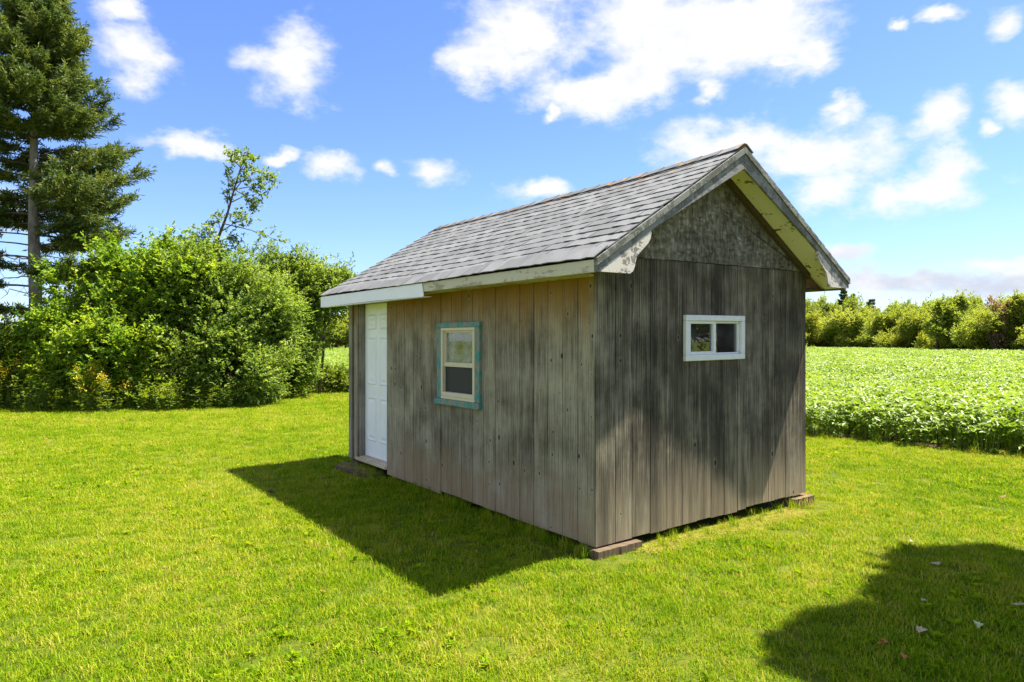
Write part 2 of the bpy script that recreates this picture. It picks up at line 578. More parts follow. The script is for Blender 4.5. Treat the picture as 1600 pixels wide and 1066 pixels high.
def osb_mat():
    m, T = new_mat('weathered strand board')
    tcn = T.n('ShaderNodeTexCoord')
    co = tcn.outputs['Object']
    wp = T.n('ShaderNodeTexNoise', {'Vector': co, 'Scale': 6.0, 'Detail': 2.0})
    cw = T.vm('ADD', co, T.vm('SCALE', T.vm('SUBTRACT', wp.outputs['Color'], (0.5, 0.5, 0.5)), scale=0.05))
    v1 = T.n('ShaderNodeTexVoronoi', {'Vector': T.vm('MULTIPLY', cw, (46, 1, 15)), 'Scale': 1.0})
    v2 = T.n('ShaderNodeTexVoronoi', {'Vector': T.vm('MULTIPLY', cw, (17, 1, 40)), 'Scale': 1.0})
    c1 = T.n('ShaderNodeSeparateColor', {0: v1.outputs['Color']}).outputs[0]
    c2 = T.n('ShaderNodeSeparateColor', {0: v2.outputs['Color']}).outputs[1]
    big = T.noise(co, 2.6, 5.0, 0.6)
    f = T.m('MULTIPLY_ADD', T.m('SUBTRACT', c1, 0.5), 0.42, 0.5)
    f = T.m('MULTIPLY_ADD', T.m('SUBTRACT', c2, 0.5), 0.34, f)
    f = T.m('MULTIPLY_ADD', T.m('SUBTRACT', big, 0.5), 1.3, f)
    col = T.ramp(f, [(0.1, (0.060, 0.054, 0.040)), (0.45, (0.135, 0.122, 0.092)), (0.72, (0.21, 0.195, 0.16)), (1.0, (0.38, 0.36, 0.32))])
    finish(T, principled(T, col, 0.9, 0.15, bump(T, T.m('ADD', c1, c2), 0.35, 0.003)))
    return m


M['osb'] = osb_mat()


def shingle_mat(name='asphalt shingle', lichen=False):
    m, T = new_mat(name)
    tcn = T.n('ShaderNodeTexCoord')
    oi = T.n('ShaderNodeObjectInfo')
    geo = T.n('ShaderNodeNewGeometry')
    gr = T.noise(geo.outputs['Position'], 160.0, 2.0, 0.7)
    big = T.noise(geo.outputs['Position'], 2.2, 4.0, 0.6)
    f = T.m('MULTIPLY_ADD', T.m('SUBTRACT', gr, 0.5), 0.8, 0.5)
    f = T.m('MULTIPLY_ADD', T.m('SUBTRACT', oi.outputs['Random'], 0.5), 0.30, f)
    f = T.m('MULTIPLY_ADD', T.m('SUBTRACT', big, 0.5), 0.5, f)
    col = T.ramp(f, [(0.05, (0.084, 0.086, 0.088)), (0.5, (0.148, 0.151, 0.154)), (0.95, (0.245, 0.248, 0.25))])
    # orange lichen along the ridge (the shed's own z)
    z = T.n('ShaderNodeSeparateXYZ', {0: geo.outputs['Position']}).outputs[2]
    li = T.noise(geo.outputs['Position'], 9.0, 6.0, 0.65)
    k = T.m('MULTIPLY', T.sm(li, 0.57, 0.64), 0.8) if lichen else T.m('MULTIPLY', T.sm(li, 0.60, 0.64), T.sm(z, 3.22, 3.38))
    col = T.mix(k, col, (0.48, 0.24, 0.03))
    finish(T, principled(T, col, 0.9, 0.2, bump(T, gr, 0.5, 0.003)))
    return m


M['shingle'] = shingle_mat()
M['ridge'] = shingle_mat('ridge shingle with orange lichen', True)


def glass_mat(name, dirt_sheen=0.06, dirt_sheen_col=(0.35, 0.36, 0.33)):
    m, T = new_mat(name)
    fr = T.n('ShaderNodeFresnel', {'IOR': 1.7})
    tr = T.n('ShaderNodeBsdfTransparent', {'Color': (0.86, 0.9, 0.88, 1)})
    gl = T.n('ShaderNodeBsdfGlossy', {'Color': (0.95, 0.97, 1, 1), 'Roughness': 0.015})
    mx = T.n('ShaderNodeMixShader', {0: T.m('MULTIPLY', fr.outputs[0], 1.7, clamp=True), 1: tr.outputs[0], 2: gl.outputs[0]})
    df = T.n('ShaderNodeBsdfDiffuse', {'Color': (*dirt_sheen_col, 1)})
    tcn = T.n('ShaderNodeTexCoord')
    nz = T.noise(tcn.outputs['Object'], 7.0, 5.0, 0.65)
    d = T.m('MULTIPLY', T.sm(nz, 0.3, 0.75), dirt_sheen * 2)
    mm = T.n('ShaderNodeMixShader', {0: d, 1: mx.outputs[0], 2: df.outputs[0]})
    finish(T, mm.outputs[0])
    return m


M['glass'] = glass_mat('window glass', 0.04)
M['sheen_glass'] = glass_mat('window glass with painted sheen', 0.46, (0.42, 0.42, 0.37))  # grey diffuse layer stands in for the pale reflection in the upper pane


def block_mat():
    m, T = new_mat('weathered timber block')
    tcn = T.n('ShaderNodeTexCoord')
    co = tcn.outputs['Object']
    s = T.n('ShaderNodeSeparateXYZ', {0: co})
    v = T.n('ShaderNodeCombineXYZ', {0: T.m('MULTIPLY', T.m('ADD', s.outputs[0], s.outputs[1]), 40.0), 1: 0.0, 2: T.m('MULTIPLY', s.outputs[2], 3.0)}).outputs[0]
    f = T.noise(v, 1.0, 5.0, 0.6)
    col = T.ramp(f, [(0.25, (0.04, 0.027, 0.017)), (0.5, (0.13, 0.093, 0.058)), (0.8, (0.24, 0.185, 0.12))])
    li = T.noise(co, 16.0, 4.0)
    k = T.m('MULTIPLY', T.sm(li, 0.5, 0.56), T.sm(s.outputs[2], 0.045, 0.06))
    col = T.mix(k, col, (0.55, 0.33, 0.02))
    finish(T, principled(T, col, 0.9, 0.15, bump(T, f, 0.6, 0.008)))
    return m


M['block'] = block_mat()


def bark_mat(name, a, b):
    m, T = new_mat(name)
    tcn = T.n('ShaderNodeTexCoord')
    co = T.vm('MULTIPLY', tcn.outputs['Object'], (9, 9, 3))
    f = T.noise(co, 1.0, 6.0, 0.7)
    g = T.noise(tcn.outputs['Object'], 1.4, 3.0)
    col = T.ramp(T.m('MULTIPLY_ADD', T.m('SUBTRACT', g, 0.5), 0.8, f), [(0.25, a), (0.75, b)])
    finish(T, principled(T, col, 0.92, 0.1, bump(T, f, 0.9, 0.03)))
    return m


M['bark_spruce'] = bark_mat('grey spruce bark', (0.09, 0.075, 0.06), (0.34, 0.30, 0.26))
M['bark'] = bark_mat('brown bark', (0.05, 0.038, 0.028), (0.16, 0.125, 0.095))
M['deadwood'] = bark_mat('bleached dead wood', (0.20, 0.17, 0.14), (0.46, 0.42, 0.36))

M['maple_leaf'] = leaf_mat('bright yellow green leaves', (0.085, 0.175, 0.022), (0.20, 0.325, 0.028), (0.39, 0.46, 0.035), 0.5)
M['apple_leaf'] = leaf_mat('mid green leaves', (0.095, 0.17, 0.03), (0.19, 0.28, 0.045), (0.35, 0.43, 0.09), 0.5)
M['sapling_leaf'] = leaf_mat('dull green leaves', (0.09, 0.15, 0.03), (0.16, 0.235, 0.045), (0.27, 0.33, 0.07), 0.5)
M['goldenrod'] = leaf_mat('weedy green leaves', (0.08, 0.14, 0.016), (0.15, 0.22, 0.02), (0.27, 0.31, 0.025), 0.42)
M['flower'] = leaf_mat('yellow flower heads', (0.42, 0.30, 0.01), (0.55, 0.42, 0.015), (0.6, 0.5, 0.03), 0.3)
M['needle'] = leaf_mat('spruce needles', (0.055, 0.09, 0.034), (0.115, 0.16, 0.046), (0.25, 0.275, 0.055), 0.32, 0.55, 0.25, (1.1, 1.15, 0.5))
M['far_a'] = leaf_mat('far yellow green foliage', (0.21, 0.265, 0.045), (0.31, 0.36, 0.055), (0.43, 0.44, 0.08), 0.58, noise_scale=0.25)
M['far_b'] = leaf_mat('far mid green foliage', (0.18, 0.245, 0.045), (0.27, 0.34, 0.055), (0.38, 0.43, 0.07), 0.58, noise_scale=0.25)
M['far_c'] = leaf_mat('far dull green foliage', (0.12, 0.17, 0.05), (0.18, 0.235, 0.065), (0.26, 0.31, 0.085), 0.5, noise_scale=0.25)
M['far_dead'] = leaf_mat('far rusty dead foliage', (0.24, 0.16, 0.11), (0.36, 0.24, 0.16), (0.46, 0.33, 0.23), 0.35, noise_scale=0.25)
M['soy'] = leaf_mat('soybean leaves', (0.11, 0.19, 0.022), (0.20, 0.30, 0.035), (0.36, 0.45, 0.14), 0.40, 0.45, 0.42, (1.3, 1.25, 0.4), 0.35)


def grass_mat():
    m, T = new_mat('lawn grass')
    at = T.n('ShaderNodeAttribute', attribute_name='var')
    oi = T.n('ShaderNodeObjectInfo')
    geo = T.n('ShaderNodeNewGeometry')
    P = geo.outputs['Position']
    n1 = T.noise(P, 0.45, 4.0, 0.6)
    n2 = T.noise(P, 3.4, 6.0, 0.7)
    f = T.m('MULTIPLY_ADD', T.m('SUBTRACT', n1, 0.5), 1.1, at.outputs['Fac'])
    f = T.m('MULTIPLY_ADD', T.m('SUBTRACT', n2, 0.5), 1.05, f)
    f = T.m('MULTIPLY_ADD', T.m('SUBTRACT', oi.outputs['Random'], 0.5), 0.55, f)
    col = T.ramp(f, [(0.0, (0.08, 0.175, 0.003)), (0.3, (0.185, 0.31, 0.004)), (0.6, (0.285, 0.385, 0.006)), (0.82, (0.39, 0.39, 0.022)), (1.0, (0.48, 0.40, 0.11))])
    p = principled(T, col, 0.6, 0.08)
    tr = T.n('ShaderNodeBsdfTranslucent', {'Color': T.mix(1.0, col, (1.25, 1.2, 0.4), 'MULTIPLY')}).outputs[0]
    finish(T, T.n('ShaderNodeMixShader', {0: 0.42, 1: p, 2: tr}).outputs[0])
    return m


M['grass'] = grass_mat()


def lawn_ground_mat():
    m, T = new_mat('lawn ground')
    geo = T.n('ShaderNodeNewGeometry')
    P = geo.outputs['Position']
    n0 = T.noise(P, 0.4, 4.0, 0.6)
    n1 = T.noise(P, 5.0, 6.0, 0.7)
    n2 = T.noise(P, 60.0, 4.0, 0.7)
    f = T.m('ADD', T.m('MULTIPLY', n1, 0.5), T.m('MULTIPLY', n2, 0.5))
    f = T.m('MULTIPLY_ADD', T.m('SUBTRACT', n0, 0.5), 0.5, f)
    col = T.ramp(f, [(0.3, (0.04, 0.055, 0.008)), (0.48, (0.085, 0.115, 0.012)), (0.6, (0.14, 0.145, 0.02)), (0.72, (0.20, 0.16, 0.06))])
    finish(T, principled(T, col, 0.95, 0.05, bump(T, f, 0.8, 0.03)))
    return m


M['lawn'] = lawn_ground_mat()

# ------------------------------------------------------------------ ground
g = MB()
g.add([(-900, -500, 0), (900, -500, 0), (900, 1500, 0), (-900, 1500, 0)], [(0, 1, 2, 3)])
tag(g.build('lawn', M['lawn']), kind='structure')

# field edge runs from the right front to the left back
EA, ED = np.array([5.40, 12.25]), np.array([-0.723, 0.691])     # a point on it and its direction
EN = np.array([0.691, 0.723])                                   # into the field


def field_in(x, y):
    return (x - EA[0]) * EN[0] + (y - EA[1]) * EN[1]


def far_y(px):
    return float(np.interp(px, [380, 700, 1262, 1600, 1700, 2400], [78, 92, 100, 67, 60, 36]))


fs = MB()
p0 = EA - ED * 60
p1 = EA + ED * 90
p2 = p1 + EN * 140
p3 = p0 + EN * 140
fs.add([(p0[0], p0[1], 0.006), (p1[0], p1[1], 0.006), (p2[0], p2[1], 0.006), (p3[0], p3[1], 0.006)], [(0, 1, 2, 3)])
tag(fs.build('field_soil', M['soil']), kind='structure')

# ------------------------------------------------------------------ the shed
TH = 0.6306
SX, SY = 0.670, 5.449
WID, LEN = 3.0, 4.926
ZB, ZJ, ZE, ZR = 0.08, 2.418, 2.346, 3.437
OG, OE, OB = 0.31, 0.29, 0.288
SLOPE = (ZR - ZE) / (WID / 2 + OE)
shed = empty('shed', (SX, SY, 0), TH)
tag(shed, 'weathered grey board shed with shingled gable roof and white door', 'shed')


def shear(p):
    return (p[0], p[1], p[2] + 0.009 * p[0])


def SB():
    return MB(shear)


def roof_z(u):
    return ZE + (WID / 2 + OE - abs(u - WID / 2)) * SLOPE


def cut(rect, hole):
    """rect minus hole, both (a0,a1,z0,z1)"""
    a0, a1, z0, z1 = rect
    h0, h1, y0, y1 = hole
    if h0 >= a1 or h1 <= a0 or y0 >= z1 or y1 <= z0:
        return [rect]
    out = []
    if h0 > a0:
        out.append((a0, h0, z0, z1))
    if h1 < a1:
        out.append((h1, a1, z0, z1))
    b0, b1 = max(a0, h0), min(a1, h1)
    if y0 > z0:
        out.append((b0, b1, z0, y0))
    if y1 < z1:
        out.append((b0, b1, y1, z1))
    return out


def plank_pieces(rect, hole):
    """a plank that a window cuts right across becomes two planks, a notched one stays whole"""
    p = cut(rect, hole)
    if len(p) == 2 and p[0][:2] == p[1][:2]:
        return [[p[0]], [p[1]]]
    return [p]


H1 = (1.715, 2.385, 1.075, 1.845)      # opening of the tall window, (v0,v1,z0,z1)
H2 = (1.10, 1.835, 1.585, 1.885)       # opening of the wide window, (u0,u1,z0,z1)
GAP = 0.0032

# side wall with the door (u = 0)
wall_l = SB()
for (a0, a1, z0, z1) in cut((0.03, 3.74, 0.14, 2.36), H1):
    wall_l.box(0.020, 0.055, a0, a1, z0, z1)
wall_l.box(0.020, 0.055, 4.58, LEN - 0.02, 0.14, 2.36)
wall_l = wall_l.build('wall', M['dark_in'], shed)
grooves = [0.0, .219, .413, .61, .808, 1.017, 1.218, 1.412, 1.618, 1.811, 2.017, 2.224, 2.437, 2.647, 2.858, 3.067, 3.281, 3.483, 3.62, 3.752]
for i in range(len(grooves) - 1):
    a0, a1 = grooves[i] + GAP, grooves[i + 1] - GAP
    if i == 0:
        a0 = 0.019
    second = grooves[i] > 2.43
    zb = ZB - 0.004 + random.uniform(-0.006, 0.006) + (0.0 if second else 0.012 * grooves[i] / 2.4)
    if second:
        zb -= 0.012
    dx = random.uniform(-0.002, 0.002) - (0.006 if second else 0)
    for grp in plank_pieces((a0, a1, zb, 2.40), H1):
        b = SB()
        for (r0, r1, z0, z1) in grp:
            b.box(dx, 0.018 + dx, r0, r1, z0, z1, 0.002 if len(grp) == 1 else 0)
        b.build('plank', M['left_plank'], wall_l)
for (a0, a1, x0, m) in ((4.605, 4.655, -0.016, 'post'), (4.665, 4.80, 0.012, 'left_plank'), (4.83, 4.926, -0.012, 'post')):
    b = SB()
    b.box(x0, 0.06 if m == 'post' else 0.019, a0, a1, 0.115, 2.40, 0.004)
    b.build('plank' if m != 'post' else 'corner_board', M[m], wall_l)

# gable wall facing the camera (v = 0)
wall_g = SB()
for (a0, a1, z0, z1) in cut((0.06, WID - 0.02, 0.14, ZJ), H2):
    wall_g.box(a0, a1, 0.020, 0.055, z0, z1)
wall_g.prism([(0.02, ZJ + 0.002), (WID - 0.02, ZJ + 0.002), (WID - 0.02, roof_z(WID) - 0.12), (WID / 2, ZR - 0.12), (0.02, roof_z(0) - 0.12)], 'y', 0.022, 0.05)
wall_g = wall_g.build('wall', M['dark_in'], shed)
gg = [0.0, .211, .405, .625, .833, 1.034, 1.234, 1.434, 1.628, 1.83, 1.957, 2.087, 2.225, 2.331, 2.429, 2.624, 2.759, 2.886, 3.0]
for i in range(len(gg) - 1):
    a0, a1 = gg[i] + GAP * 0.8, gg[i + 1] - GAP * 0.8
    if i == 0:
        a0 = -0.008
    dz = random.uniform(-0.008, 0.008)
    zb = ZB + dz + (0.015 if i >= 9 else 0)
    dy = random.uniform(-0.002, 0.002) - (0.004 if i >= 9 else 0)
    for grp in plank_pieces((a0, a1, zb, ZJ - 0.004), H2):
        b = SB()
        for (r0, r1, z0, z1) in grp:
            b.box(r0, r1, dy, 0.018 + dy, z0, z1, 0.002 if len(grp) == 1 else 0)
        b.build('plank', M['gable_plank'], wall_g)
# strand board in the gable, two sheets
US = 1.153
zt = lambda u: roof_z(u) - 0.14
for poly in ([(0.02, ZJ), (US - 0.004, ZJ), (US - 0.004, zt(US)), (0.02, zt(0.02))],
             [(US + 0.004, ZJ), (WID - 0.01, ZJ), (WID - 0.01, zt(WID - 0.01)), (WID / 2, zt(WID / 2)), (US + 0.004, zt(US))]):
    b = SB()
    b.prism(poly, 'y', -0.012, 0.012)
    b.build('gable_panel', M['osb'], wall_g)

# the two walls turned away from the camera, floor and skids
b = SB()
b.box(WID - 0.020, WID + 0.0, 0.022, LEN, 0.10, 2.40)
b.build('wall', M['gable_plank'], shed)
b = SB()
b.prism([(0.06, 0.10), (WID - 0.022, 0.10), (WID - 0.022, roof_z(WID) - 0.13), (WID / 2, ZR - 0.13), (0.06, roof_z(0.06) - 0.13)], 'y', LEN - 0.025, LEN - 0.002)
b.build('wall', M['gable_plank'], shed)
b = SB()
b.box(0.07, WID - 0.03, 0.06, LEN - 0.03, 0.13, 0.17)
for uu in (0.10, WID / 2, WID - 0.20):
    b.box(uu, uu + 0.09, 0.07, LEN - 0.04, 0.075, 0.129)
b.build('floor', M['dark_in'], shed)

# ---- roof
roof = SB()
ztop = lambda u: roof_z(u) - 0.078
for sgn in (0, 1):
    e = -OE + 0.015 if sgn == 0 else WID + OE - 0.015
    mid = WID / 2
    pl = [(e, ztop(e)), (mid, ztop(mid)), (mid, ztop(mid) - 0.022), (e, ztop(e) - 0.022)]
    roof.prism(pl, 'y', -OG + 0.012, LEN + OB - 0.012)
roof = roof.build('roof', M['dark_in'], shed)

NC = 15
SL = math.hypot(WID / 2 + OE, ZR - ZE)
EXPO = SL / (NC - 0.15)
RL = LEN + OG + OB
ANG = math.atan(SLOPE)
NT_ = 18
TW = RL / NT_


def sag(v, s):
    """the old roof dips a little in the middle and at the far end; s is the height up the slope 0..1"""
    t = (v + OG) / RL
    return -0.030 * math.sin(math.pi * t) * s - 0.030 * max(0.0, (t - 0.93) / 0.07) ** 2 * s + 0.008 * math.sin(9 * t + 3 * s) - 0.012 * math.exp(-((t - 0.62) / 0.08) ** 2) * s


def shingle_mesh(k, w):
    """flat tab: x up the slope, y along the eave; butt edge lifted and a little wavy"""
    rg = random.Random(100 + k)
    n = 5
    T0 = 0.008
    vs, fs_ = [], []
    lift = [0.013 + rg.uniform(-0.004, 0.005) for _ in range(n)]
    skew = [rg.uniform(-0.004, 0.004) for _ in range(n)]
    for j in range(n):
        y = (j / (n - 1) - 0.5) * (w - 0.003)
        for (x, z) in ((skew[j], lift[j]), (EXPO + 0.03, 0.006)):
            vs.append((x, y, z))
            vs.append((x, y, z - T0))
    for j in range(n - 1):
        a, b2 = j * 4, (j + 1) * 4
        fs_ += [(a, a + 2, b2 + 2, b2), (a + 1, b2 + 1, b2 + 3, a + 3), (a, b2, b2 + 1, a + 1), (a + 2, a + 3, b2 + 3, b2 + 2)]
    fs_ += [(0, 1, 3, 2), ((n - 1) * 4, (n - 1) * 4 + 2, (n - 1) * 4 + 3, (n - 1) * 4 + 1)]
    mb = MB()
    mb.add(vs, fs_)
    me = mb.mesh('shingle')
    me.materials.append(M['shingle'])
    return me


SHM = [shingle_mesh(k, TW) for k in range(7)]
SHH = [shingle_mesh(20 + k, TW / 2) for k in range(3)]
for c in range(NC):
    off = 0.5 if c % 2 else 0.0
    cells = []
    v = -OG
    if off:
        cells.append((v + TW / 4, True))
        v += TW / 2
    while v + TW <= LEN + OB + 1e-6:
        cells.append((v + TW / 2, False))
        v += TW
    if off:
        cells.append((v + TW / 4, True))
    for (vc, half) in cells:
        x = c * EXPO - 0.022
        s = (c + 0.3) / NC
        u = -OE + x * math.cos(ANG)
        z = ZE - 0.006 + x * math.sin(ANG) + sag(vc, s) + 0.009 * u
        droop = -0.10 if c == 0 else 0.0
        dv = (sag(vc + 0.1, s) - sag(vc - 0.1, s)) / 0.2
        o = link('shingle', random.choice(SHH if half else SHM), None, roof, (u, vc, z), (math.atan(dv), -ANG + droop + random.uniform(-0.006, 0.006), random.uniform(-0.006, 0.006)))
# far slope: only its edge shows
fsb = MB()
for c in range(NC):
    for k in range(NT_):
        x0 = c * EXPO - 0.02
        x1 = x0 + EXPO + 0.02
        v0 = -OG + k * TW
        v1 = v0 + TW - 0.003
        q = []
        for (x, dzz) in ((x0, 0.014), (x1, 0.006)):
            for vv in (v0, v1):
                u = WID + OE - x * math.cos(ANG)
                z = ZE - 0.004 + x * math.sin(ANG) + dzz + sag(vv, (c + .3) / NC) + 0.009 * u
                q.append((u, vv, z))
        lo = [(p[0], p[1], p[2] - 0.008) for p in q]
        fsb.add(q + lo, [(0, 1, 3, 2), (4, 6, 7, 5), (0, 4, 5, 1), (0, 2, 6, 4), (1, 5, 7, 3)])
o = fsb.build('far_slope_shingles', M['shingle'], roof)
tag(o, kind='stuff')
# ridge caps
NRC = 24
for k in range(NRC):
    v0 = -OG - 0.012 + k * (RL + 0.02) / NRC
    v1 = v0 + (RL + 0.02) / NRC + 0.03
    b = MB()
    vs = []
    wdt = 0.13 + random.uniform(-0.006, 0.008)
    for vv, lift in ((v0, 0.024), (v1, 0.016)):
        vv = min(vv, LEN + OB + 0.012)
        zz = ZR + sag(vv, 1.0) + 0.009 * WID / 2 + lift
        vs += [(WID / 2 - wdt * math.cos(ANG), vv, zz - wdt * math.sin(ANG) + 0.004), (WID / 2 - 0.02, vv, zz - 0.005), (WID / 2 + 0.02, vv, zz - 0.005), (WID / 2 + wdt * math.cos(ANG), vv, zz - wdt * math.sin(ANG) + 0.004)]
    vs += [(p[0], p[1], p[2] - 0.007) for p in vs]
    fs_ = [(0, 1, 5, 4), (1, 2, 6, 5), (2, 3, 7, 6), (8, 12, 13, 9), (9, 13, 14, 10), (10, 14, 15, 11), (0, 8, 9, 1), (1, 9, 10, 2), (2, 10, 11, 3), (0, 4, 12, 8), (3, 11, 15, 7), (4, 5, 13, 12), (5, 6, 14, 13), (6, 7, 15, 14)]
    b.add(vs, fs_)
    b.build('ridge_cap', M['ridge'], roof)

# eave boards
b = SB()
b.box(-OE + 0.002, -OE + 0.027, -OG + 0.03, LEN + OB - 0.006, 2.232, ZE - 0.019, 0.003)
b.build('fascia_board', M['fascia'], roof)
b = SB()   # bent metal cover over the far half of the board
b.prism([(2.285, 2.185), (2.32, ZE - 0.024), (LEN + OB, ZE - 0.024), (LEN + OB, 2.185), (3.55, 2.192)], 'x', -OE - 0.010, -OE - 0.003)
b.prism([(2.30, 2.185), (LEN + OB, 2.185), (LEN + OB, 2.179), (2.30, 2.179)], 'x', -OE - 0.010, -OE + 0.09)
b.build('fascia_cover', M['cover'], roof)
b = SB()
b.box(WID + OE - 0.027, WID + OE - 0.002, -OG + 0.03, LEN + OB - 0.006, 2.22, ZE - 0.030, 0.003)
b.build('fascia_board', M['rake'], roof)
# boxed eave on the far side, its brown end shows beside the wall
b = SB()
b.box(WID + 0.004, WID + OE - 0.03, -0.03, LEN, 2.245, 2.40)
b.build('eave_box', M['rust_box'], roof)
b = SB()
b.box(WID + 0.002, WID + OE - 0.03, -0.06, LEN, 2.222, 2.242)
b.build('eave_box_board', M['dark_in'], roof)
b = SB()
b.box(-OE + 0.03, -0.004, 0.02, LEN, 2.236, 2.256)
b.build('eave_soffit', M['fascia'], roof)

# rake boards, brackets and soffit on both sides of the front gable (the back gets plain boards)
mirror = lambda pts: [(WID - u, z) for (u, z) in pts]
RB = [(-0.286, ZE - 0.062), (WID / 2, ZR - 0.062), (WID / 2, ZR - 0.200), (0.33, 2.606), (-0.02, 2.385), (-0.286, 2.237)]
BR = [(-0.280, 2.236), (0.065, 2.236), (0.095, 2.255), (0.114, 2.290), (0.126, 2.340), (0.142, 2.378), (0.19, 2.421), (0.262, 2.480), (0.290, 2.520), (0.301, 2.556), (0.296, 2.588), (0.292, 2.5825), (-0.02, 2.387)]
TS = [(-0.292, ZE - 0.012), (WID / 2, ZR - 0.012), (WID / 2, ZR - 0.066), (-0.292, ZE - 0.066)]
for side, fn in (('a', lambda p: p), ('b', mirror)):
    b = SB()
    b.prism(fn([(p[0] - (0.001 if p[0] == WID / 2 else 0), p[1]) for p in RB]), 'y', -OG, -OG + 0.024)
    b.build('rake_board', M['rake'], roof)
    b = SB()
    b.prism(fn(BR), 'y', -OG + 0.001, -OG + 0.026)
    b.build('eave_bracket', M['bracket'], roof)
    b = SB()
    b.prism(fn([(p[0] - (0.001 if p[0] == WID / 2 else 0), p[1]) for p in TS]), 'y', -OG - 0.014, -OG + 0.02)
    b.build('rake_trim', M['rake_strip'], roof)
    b = SB()
    c0, c1 = -OE + 0.03, WID / 2
    b.prism(fn([(c0, roof_z(c0) - 0.125), (c1 - 0.001, roof_z(c1) - 0.125), (c1 - 0.001, roof_z(c1) - 0.112), (c0, roof_z(c0) - 0.112)]), 'y', -OG + 0.028, -0.014)
    b.build('soffit', M['soffit'], roof)
    b = SB()
    b.prism(fn([(0.0, roof_z(0.0) - 0.185), (c1 - 0.001, roof_z(c1) - 0.185), (c1 - 0.001, roof_z(c1) - 0.127), (0.0, roof_z(0.0) - 0.127)]), 'y', -0.055, -0.0145)
    b.build('soffit_batten', M['ledger'], roof)
    b = SB()
    b.prism(fn([(p[0] - (0.001 if p[0] == WID / 2 else 0), p[1]) for p in [(-0.28, ZE - 0.035), (WID / 2, ZR - 0.035), (WID / 2, ZR - 0.18), (-0.28, 2.237)]]), 'y', LEN + OB - 0.03, LEN + OB - 0.008)
    b.build('rake_board', M['rake'], roof)

# ---- door
door = SB()
D0, D1, DZ0, DZ1, DX = 3.770, 4.575, 0.185, 2.20, 0.075
door.box(DX, DX + 0.045, D0, D1, DZ0, DZ1, 0.003)
door = door.build('door', M['door'], shed)
pw = (D1 - D0 - 0.30) / 2
for col_i in range(2):
    a0 = D0 + 0.10 + col_i * (pw + 0.10)
    for (z0, z1) in ((0.40, 0.98), (1.14, 1.76), (1.86, 2.06)):
        b = SB()
        a1 = a0 + pw
        # moulding ring then raised field
        def ring(i, d):
            return [(DX - d, a0 + i, z0 + i), (DX - d, a1 - i, z0 + i), (DX - d, a1 - i, z1 - i), (DX - d, a0 + i, z1 - i)]
        rings = [ring(0, 0.0005), ring(0.014, 0.014), ring(0.030, 0.002), ring(0.050, 0.002), ring(0.075, 0.013)]
        vs = [p for r_ in rings for p in r_]
        fs_ = []
        for r_ in range(4):
            for k in range(4):
                fs_.append((r_ * 4 + k, r_ * 4 + (k + 1) % 4, (r_ + 1) * 4 + (k + 1) % 4, (r_ + 1) * 4 + k))
        fs_.append((16, 17, 18, 19))
        b.add(vs, fs_)
        b.build('door_panel', M['door'], door)
b = SB()
b.box(0.0, 0.12, 4.575, 4.604, 0.17, 2.36, 0.002)
b.box(0.0, 0.12, 3.741, 3.769, 0.17, 2.36, 0.002)
b.box(0.0, 0.12, 3.7695, 4.5745, 2.202, 2.36, 0.002)
b.build('door_frame', M['post'], shed)
b = SB()
b.box(-0.035, 0.0, 3.745, 4.66, 0.125, 0.165, 0.004)
b.box(0.001, 0.14, 3.76, 4.60, 0.125, 0.181)
b.build('threshold', M['threshold'], shed)

# ---- tall window in the side wall
win = SB()
win.box(0.03, 0.06, H1[0] - 0.02, H1[0], H1[2], H1[3])
win.box(0.03, 0.06, H1[1], H1[1] + 0.02, H1[2], H1[3])
win = win.build('window', M['dark_in'], shed)
c0, c1, cz0, cz1 = 1.645, 2.482, 1.04, 1.912
for nm, (a0, a1, z0, z1, p) in {'casing': (c0, H1[0] + 0.006, cz0 + 0.062, cz1 - 0.055, -0.030), 'casing.001': (H1[1] - 0.006, c1, cz0 + 0.062, cz1 - 0.055, -0.030),
                                'casing.002': (c0 - 0.004, c1 + 0.004, cz1 - 0.0545, cz1, -0.033), 'window_sill': (c0 - 0.012, c1 + 0.012, cz0, cz0 + 0.0615, -0.050)}.items():
    b = SB()
    b.box(p, 0.004, a0, a1, z0, z1, 0.004)
    b.build(nm.split('.')[0], M['teal'], win)
b = SB()
i0, i1, iz0, iz1 = 1.722, 2.378, 1.103, 1.856
for (a0, a1, z0, z1) in ((i0, i0 + 0.035, iz0 + 0.0755, iz1 - 0.0325), (i1 - 0.035, i1, iz0 + 0.0755, iz1 - 0.0325), (i0, i1, iz1 - 0.032, iz1), (i0, i1, iz0, iz0 + 0.030), (i0 + 0.002, i1 - 0.002, iz0 + 0.0305, iz0 + 0.075)):
    b.box(-0.040, 0.028, a0, a1, z0, z1, 0.004)
b.build('frame', M['beige_vinyl'], win)
b = SB()
b.box(-0.022, 0.02, i0 + 0.036, i1 - 0.036, 1.445, 1.492, 0.004)
b.box(-0.014, 0.02, i0 + 0.036, i0 + 0.056, 1.4925, iz1 - 0.052)
b.box(-0.014, 0.02, i1 - 0.056, i1 - 0.036, 1.4925, iz1 - 0.052)
b.box(-0.014, 0.02, i0 + 0.036, i1 - 0.036, iz1 - 0.0515, iz1 - 0.0325)
b.build('sash', M['beige_vinyl'], win)
b = SB()
b.box(0.004, 0.008, i0 + 0.05, i1 - 0.05, 1.48, iz1 - 0.04)
b.build('pane', M['sheen_glass'], win)
b = SB()
b.box(0.000, 0.003, i0 + 0.03, i1 - 0.03, iz0 + 0.05, 1.4445)
b.build('insect_screen', M['screen'], win)
b = SB()                               # pale strip of curtain hanging inside, towards the far jamb
